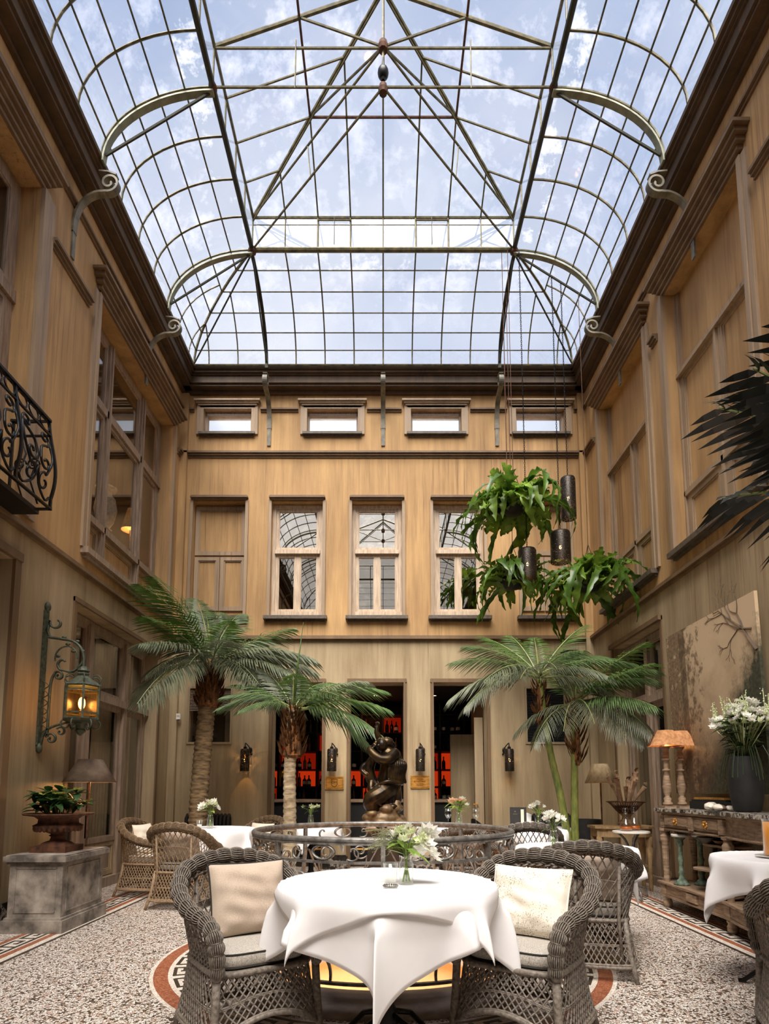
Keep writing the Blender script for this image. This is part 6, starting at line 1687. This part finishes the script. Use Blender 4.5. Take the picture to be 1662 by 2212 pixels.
for z, h, n, wd in ((.045, .012, 12, .11), (.008, .024, 10, .19), (-.032, .01, 14, .13), (-.052, .009, 10, .10)):   # engraving too small to read in the photograph
    for k in range(n):
        x = -wd/2 + wd*(k + .5)/n; w_ = wd/n*.36
        b.box(x - w_, x - w_*.5, -.0138, -.012, z - h/2, z + h/2)
        if rnd.random() < .7: b.box(x + w_*.4, x + w_, -.0138, -.012, z - h/2, z + h/2)
        if rnd.random() < .7: b.box(x - w_, x + w_, -.0138, -.012, *( (z + h*.3, z + h/2) if rnd.random() < .6 else (z - h/2, z - h*.3)))
b.build('engraved_lines', 'brass_engraved', t)
b = MB()
for x in (-.138, .138):
    for z in (-.09, .09): b.ball((x, -.012, z), .005, 8, 5)
b.build('screws', 'brass_engraved', t)

# ---------------------------------------------------------------- table settings
def jar(mb, r, h, n=24): return mb.lathe([(r*.92, 0), (r, .006), (r, h*.72), (r*.72, h*.86), (r*.74, h), (r*.66, h), (r*.64, h*.86), (r*.92, h*.7), (r*.92, .01), (.001, .008)], n, caps=False)
def jar_bouquet(label, x, y, z, items, leaves, seed, s=1.0, lm='bouquet_leaf', grp='jar bouquets'):
    t = thing('flower_jar', label, 'bouquet', (x, y, z), 0, grp); t.scale = (s, s, s)
    jar(MB(), .034, .13).build('glass_jar', 'clear', t, True)
    MB().lathe([(.001, .009), (.031, .009), (.031, .085), (.001, .085)], 20, caps=False).build('water', 'clear', t, True)
    st = MB(); rnd = random.Random(seed)
    for k in range(9):
        a = rnd.uniform(0, 6.28); st.tube([(.018*cos(a), .018*sin(a), .012), (-.01*cos(a), -.01*sin(a), .14), (-.03*cos(a), -.03*sin(a), .19)], .0028, 4)
    st.build('jar_stems', 'bouquet_leaf', t)
    bouquet(t, (0, 0, .12), items, leaves, lm, seed, (.10, .09), (.03, .15), .032, .10)
    return t
JT = TZ + .012
t = jar_bouquet('glass jar of pale green and white flowers with wispy grass on the front table', .108, 2.82, JT, [('green', 9), ('white', 7)], 16, 3)
for k, (dx, dz) in enumerate(((.07, .19), (.1, .14), (.085, .235), (.05, .15))):
    o = obj('blossom', BL['full'], t, (dx + .02, -.02 + .01*k, dz), (.6, .7, k)); o.scale = (.062,)*3
g = MB(); rnd = random.Random(9)
for k in range(46):
    a = pi + rnd.uniform(-.9, .9); l = rnd.uniform(.1, .2); z = rnd.uniform(.05, .17)
    p0 = Vector((-.01, 0, .14)); p1 = p0 + Vector((cos(a)*l*.6, sin(a)*l*.5, z*.7)); p2 = p0 + Vector((cos(a)*l*1.05, sin(a)*l, z*.75 - .05*rnd.random()))
    g.tube([p0, p1, p2], .0011, 3, False, False)
    for j in range(5): g.ball(p1.lerp(p2, j/4) + Vector((rnd.uniform(-.008, .008), rnd.uniform(-.008, .008), rnd.uniform(-.006, .006))), .0024, 4, 3)
f = g.build('wispy_grass', 'grass', t); f['kind'] = 'stuff'
jar_bouquet('jar of white hydrangea on the rear left table', -2.02, 7.0, .772, [('full', 7), ('green', 6)], 7, 5, 1.15)
jar_bouquet('jar of small white roses and blossom on the right table beside the palm pot', 1.34, 4.72, .762, [('white', 22), ('full', 3)], 18, 7, 1.0, 'bouquet_dark')
jar_bouquet('jar of peach and white flowers between the wine glasses', .95, 7.5, .767, [('peach', 4), ('white', 8)], 22, 9, 1.3)
jar_bouquet('jar of white flowers beside the standing menu', 1.84, 7.1, .767, [('white', 10), ('full', 3)], 10, 11, 1.1)
jar_bouquet('jar of yellow green sprigs on the table behind the railing at left', -.92, 7.62, .747, [('green', 7)], 14, 13, 1.15, 'bouquet_dark')
t = thing('candle_glass', 'clear tumbler with a tea light and beaded foot on the front table', 'tumbler', (.033, 2.72, JT))
MB().lathe([(.03, .02), (.031, .024), (.034, .11), (.0315, .11), (.028, .03), (.001, .026)], 28, caps=False).build('glass', 'clear', t, True)
MB().lathe([(.001, .028), (.024, .028), (.024, .05), (.001, .05)], 20).build('tea_light', 'water', t, True)
b = MB().lathe([(.031, 0), (.032, .004), (.03, .018), (.028, .02)], 24); b.build('foot', 'clear', t, True); b = MB()
for k in range(18): b.ball((.031*cos(k*pi/9), .031*sin(k*pi/9), .01), .0045, 6, 4)
b.build('beads', 'iron', t, True)
def small_tumbler(x, y, z, label):
    t = thing('candle_glass', label, 'tumbler', (x, y, z)); MB().lathe([(.028, 0), (.034, .09), (.031, .09), (.026, .006), (.001, .006)], 20, caps=False).build('glass', 'clear', t, True)
    MB().lathe([(.001, .008), (.024, .008), (.025, .04), (.001, .04)], 16).build('tea_light', 'water', t, True)
small_tumbler(-2.13, 6.95, .772, 'small candle tumbler on the rear left table'); small_tumbler(2.02, 7.05, .767, 'small tumbler right of the menu table flowers')
def wine_glass(x, y, z, label):
    t = thing('wine_glass', label, 'glass', (x, y, z), 0, 'wine glasses')
    MB().lathe([(.034, 0), (.034, .003), (.005, .008), (.004, .09), (.02, .1), (.04, .13), (.044, .165), (.036, .215), (.034, .215), (.041, .165), (.037, .132), (.001, .1)], 24, caps=False).build('bowl_and_stem', 'clear', t, True)
wine_glass(.80, 7.35, .767, 'wine glass left of the peach flowers'); wine_glass(1.14, 7.35, .767, 'wine glass right of the peach flowers'); wine_glass(2.14, 7.15, .767, 'wine glass on the menu table at right')
t = thing('menu_folder', 'dark charcoal menu standing upright with a cream slip on its cover', 'menu', (1.58, 7.0, .768), R(-6))
MB().box(-.095, .095, -.004, 0, 0, .24).build('cover', 'navy', t); MB().add([(-.095, 0, 0), (-.095, .004, 0), (-.06, .09, 0), (-.055, .088, 0), (-.095, 0, .24), (-.095, .004, .24), (-.06, .09, .24), (-.055, .088, .24)], [(0, 3, 2, 1), (4, 5, 6, 7), (0, 4, 7, 3), (1, 2, 6, 5), (2, 3, 7, 6), (0, 1, 5, 4)]).build('back_cover', 'navy', t)
MB().box(.03, .065, -.0055, -.004, .03, .215).build('cream_slip', 'paper', t)
b = MB(); b.ball((-.035, -.004, .19), .009, 10, 6, (1, .2, 1)); b.box(-.06, -.01, -.005, -.004, .158, .163); b.build('cover_emblem', simple('grey_emblem', '#6a6058', rough=.6), t)
t = thing('table_caddy', 'small white box with cards on the menu table', 'box', (1.74, 7.2, .768)); MB().box(-.06, .06, -.04, .04, 0, .07).build('box_body', 'white', t)
b = MB(); b.add([(-.04, 0, .07), (.04, 0, .07), (.05, .01, .15), (-.01, .01, .17)], [(0, 1, 2, 3), (3, 2, 1, 0)]); b.build('napkin', 'cloth', t)
# dark shell chair by the bar door
t = thing('bistro_chair', 'black shell chair before the right bar opening', 'chair', (1.42, 8.35, 0), R(60))
rows = [[(.24*cos(a), .24*sin(a) - .05, .45 + .36*max(0, sin(a))**.7*v) for a in [pi*i/14 for i in range(15)]] for v in (0, .5, 1)]
MB().grid(rows).build('backrest', 'matt_black', t, True); MB().lathe([(.2, .43), (.23, .44), (.23, .47), (.2, .48)], 24, (0, -.05, 0)).build('seat', 'matt_black', t)
for a in (pi/4, 3*pi/4, 5*pi/4, 7*pi/4): MB().tube([(.17*cos(a), .17*sin(a) - .05, .44), (.22*cos(a), .22*sin(a) - .05, 0)], .013, 7).build('leg', 'dark_wood', t)
# vase and lamp seen through the upper left window
t = thing('window_vase', 'pale lidded urn vase behind the upper left window', 'vase', (-3.98, 8.1, 4.86))
MB().lathe([(.1, 0), (.1, .04), (.06, .06), (.12, .16), (.16, .34), (.13, .5), (.08, .56), (.08, .6), (.14, .63), (.15, .66), (.08, .7), (.02, .73)], 26).build('vase_body', 'shell', t, True); MB().lathe([(.13, -.06), (.13, 0)], 20).build('stand', 'dark_wood', t)
t = thing('window_lamp', 'conical shade lamp glowing orange behind the upper left window', 'lamp', (-4.0, 9.0, 4.8))
MB().lathe([(.11, 0), (.1, .03), (.02, .05), (.02, .5)], 18).build('stem', 'dark_wood', t, True); MB().lathe([(.06, .85), (.15, .5), (.145, .5), (.055, .85), (.06, .85)], 26, caps=False).build('lamp_shade', 'shade', t, True); MB().ball((0, 0, .6), .04, 10, 7).build('bulb', 'bulb_soft', t, True)
t2 = thing('sideboard', 'dark sideboard under the vase behind the upper left window', 'sideboard', (-4.0, 8.5, 3.71)); MB().box(-.18, .18, -.75, .75, .06, 1.06).build('carcass', 'dark_wood', t2); MB().box(-.2, .2, -.78, .78, 1.06, 1.09).build('worktop', 'dark_wood', t2); MB().box(-.16, .16, -.7, .7, 0, .06).build('plinth', 'matt_black', t2)
light('bulb_light', (0, 0, .53), 6, (1, .45, .15), .04, t)

# ---------------------------------------------------------------- bar behind the openings
t = thing('bar_counter', 'dark bar counter with wooden top behind the openings', 'bar', (0, 10.75, 0))
MB().box(-2.4, 1.15, -.3, .2, 0, 1.0).build('front', 'matt_black', t); MB().box(-2.45, 1.2, -.35, .24, 1.0, 1.05).build('worktop', 'wood', t); MB().tube([(-2.4, -.42, .2), (1.1, -.42, .2)], .02, 8).build('foot_rail', 'brass', t)
t = thing('bar_shelves', 'tall black back bar shelving with red lit niches', 'shelving', (0, 11.75, 0))
ZS = [1.0, 1.28, 1.62, 1.98, 2.34, 2.7]
for z in ZS: MB().box(-2.6, 1.6, -.16, .2, z - .02, z).build('shelf', 'matt_black', t)
XS = [-2.6, -2.05, -1.72, -1.3, -.85, -.42, .0, .38, .75, 1.12, 1.6]
for x in XS: MB().box(x - .018, x + .018, -.17, .2, 0, 2.9).build('upright', 'matt_black', t)
MB().box(-2.6, 1.6, .2, .23, 0, 2.9).build('back_panel', 'matt_black', t)
rnd = random.Random(17)
cells = []
for i in range(len(XS)-1):
    for j in range(len(ZS)-1):
        m = rnd.choices(['red_panel', 'red_dim', 'amber_panel', None], [4, 4, 1, 4])[0] if j < 3 else rnd.choices(['red_dim', None], [1, 6])[0]
        if j == 1: m = m or 'red_panel'
        if m: MB().box(XS[i] + .02, XS[i+1] - .02, .185, .2, ZS[j] + .01, ZS[j+1] - .03).build('lit_panel', m, t)
        cells.append((i, j))
MB().box(-2.6, 1.6, -.2, .2, 0, .96).build('base_cabinet', 'matt_black', t)
def bottle_mb(r, h, nk): return MB().lathe([(r*.9, 0), (r, .01), (r, h*.55), (r*.85, h*.62), (nk, h*.74), (nk, h*.95), (nk*1.2, h*.96), (nk*1.2, h), (.001, h)], 12)
BG = [simple('dark_green_glass', '#0c1609', '#142210', rough=.12), simple('brown_glass', '#2a1206', '#3d1d0b', rough=.12), simple('clear_spirit_glass', '#5a3a2c', '#7b5746', rough=.1)]
bm = []
for k, (r, h, nk) in enumerate(((.036, .27, .012), (.042, .24, .013), (.032, .29, .011))):
    m = bottle_mb(r, h, nk).mesh('bottle'); m.materials.append(BG[k]); m.shade_smooth(); bm.append(m)
lbm = MB().lathe([(.0435, .05), (.0435, .11)], 12, caps=False).mesh('bottle_label'); lbm.materials.append(MT['paper'])
cnt = 0
WHERE = ['left', 'left', 'left', 'left', 'middle', 'middle', 'middle', 'middle', 'right', 'right', 'right']
ROW = ['lowest', 'second', 'third', 'fourth', 'top']
ORD = ['first', 'second', 'third', 'fourth', 'fifth', 'sixth', 'seventh', 'eighth', 'ninth', 'tenth', 'eleventh', 'twelfth', 'thirteenth', 'fourteenth', 'fifteenth', 'sixteenth', 'seventeenth', 'eighteenth', 'nineteenth', 'twentieth']
HUE = ['dark green', 'brown', 'clear']
seen = {}
for i, j in cells:
    for x in [XS[i] + .075 + .095*q for q in range(int((XS[i+1]-XS[i]-.07)/.095))]:
        if rnd.random() < .22: continue
        k = rnd.randrange(3); key_ = (j, WHERE[i], k); seen[key_] = seen.get(key_, -1) + 1
        t = thing('bottle', '%s bottle, %s of its colour on the %s bar shelf, %s opening' % (HUE[k], ORD[seen[key_]], ROW[j], WHERE[i]), 'bottle', (x + rnd.uniform(-.01, .01), 11.72 + rnd.uniform(-.05, .05), ZS[j]), 0, 'bottles, %s shelf, %s opening' % (ROW[j], WHERE[i]))
        o = obj('glass_bottle', bm[k], t); o.scale = (1, 1, .92)
        if k == 1: obj('bottle_label', lbm, t)
for x in (-1.3, -.15, .95):
    t = thing('ceiling_spot', 'ceiling spot in the bar behind the %s opening' % {-1.3: 'left', -.15: 'middle', .95: 'right'}[x], 'lamp', (x, 11.0, 2.97), 0, 'bar ceiling spots'); MB().lathe([(.06, 0), (.06, .03), (.05, .03), (.05, .005)], 16, caps=False).build('ring', 'black', t); MB().lathe([(.05, .006), (.05, .012)], 16).build('lens', 'spot', t)
light('bar_glow', (-.2, 11.3, 2.6), 3, (1, .25, .08), .1)
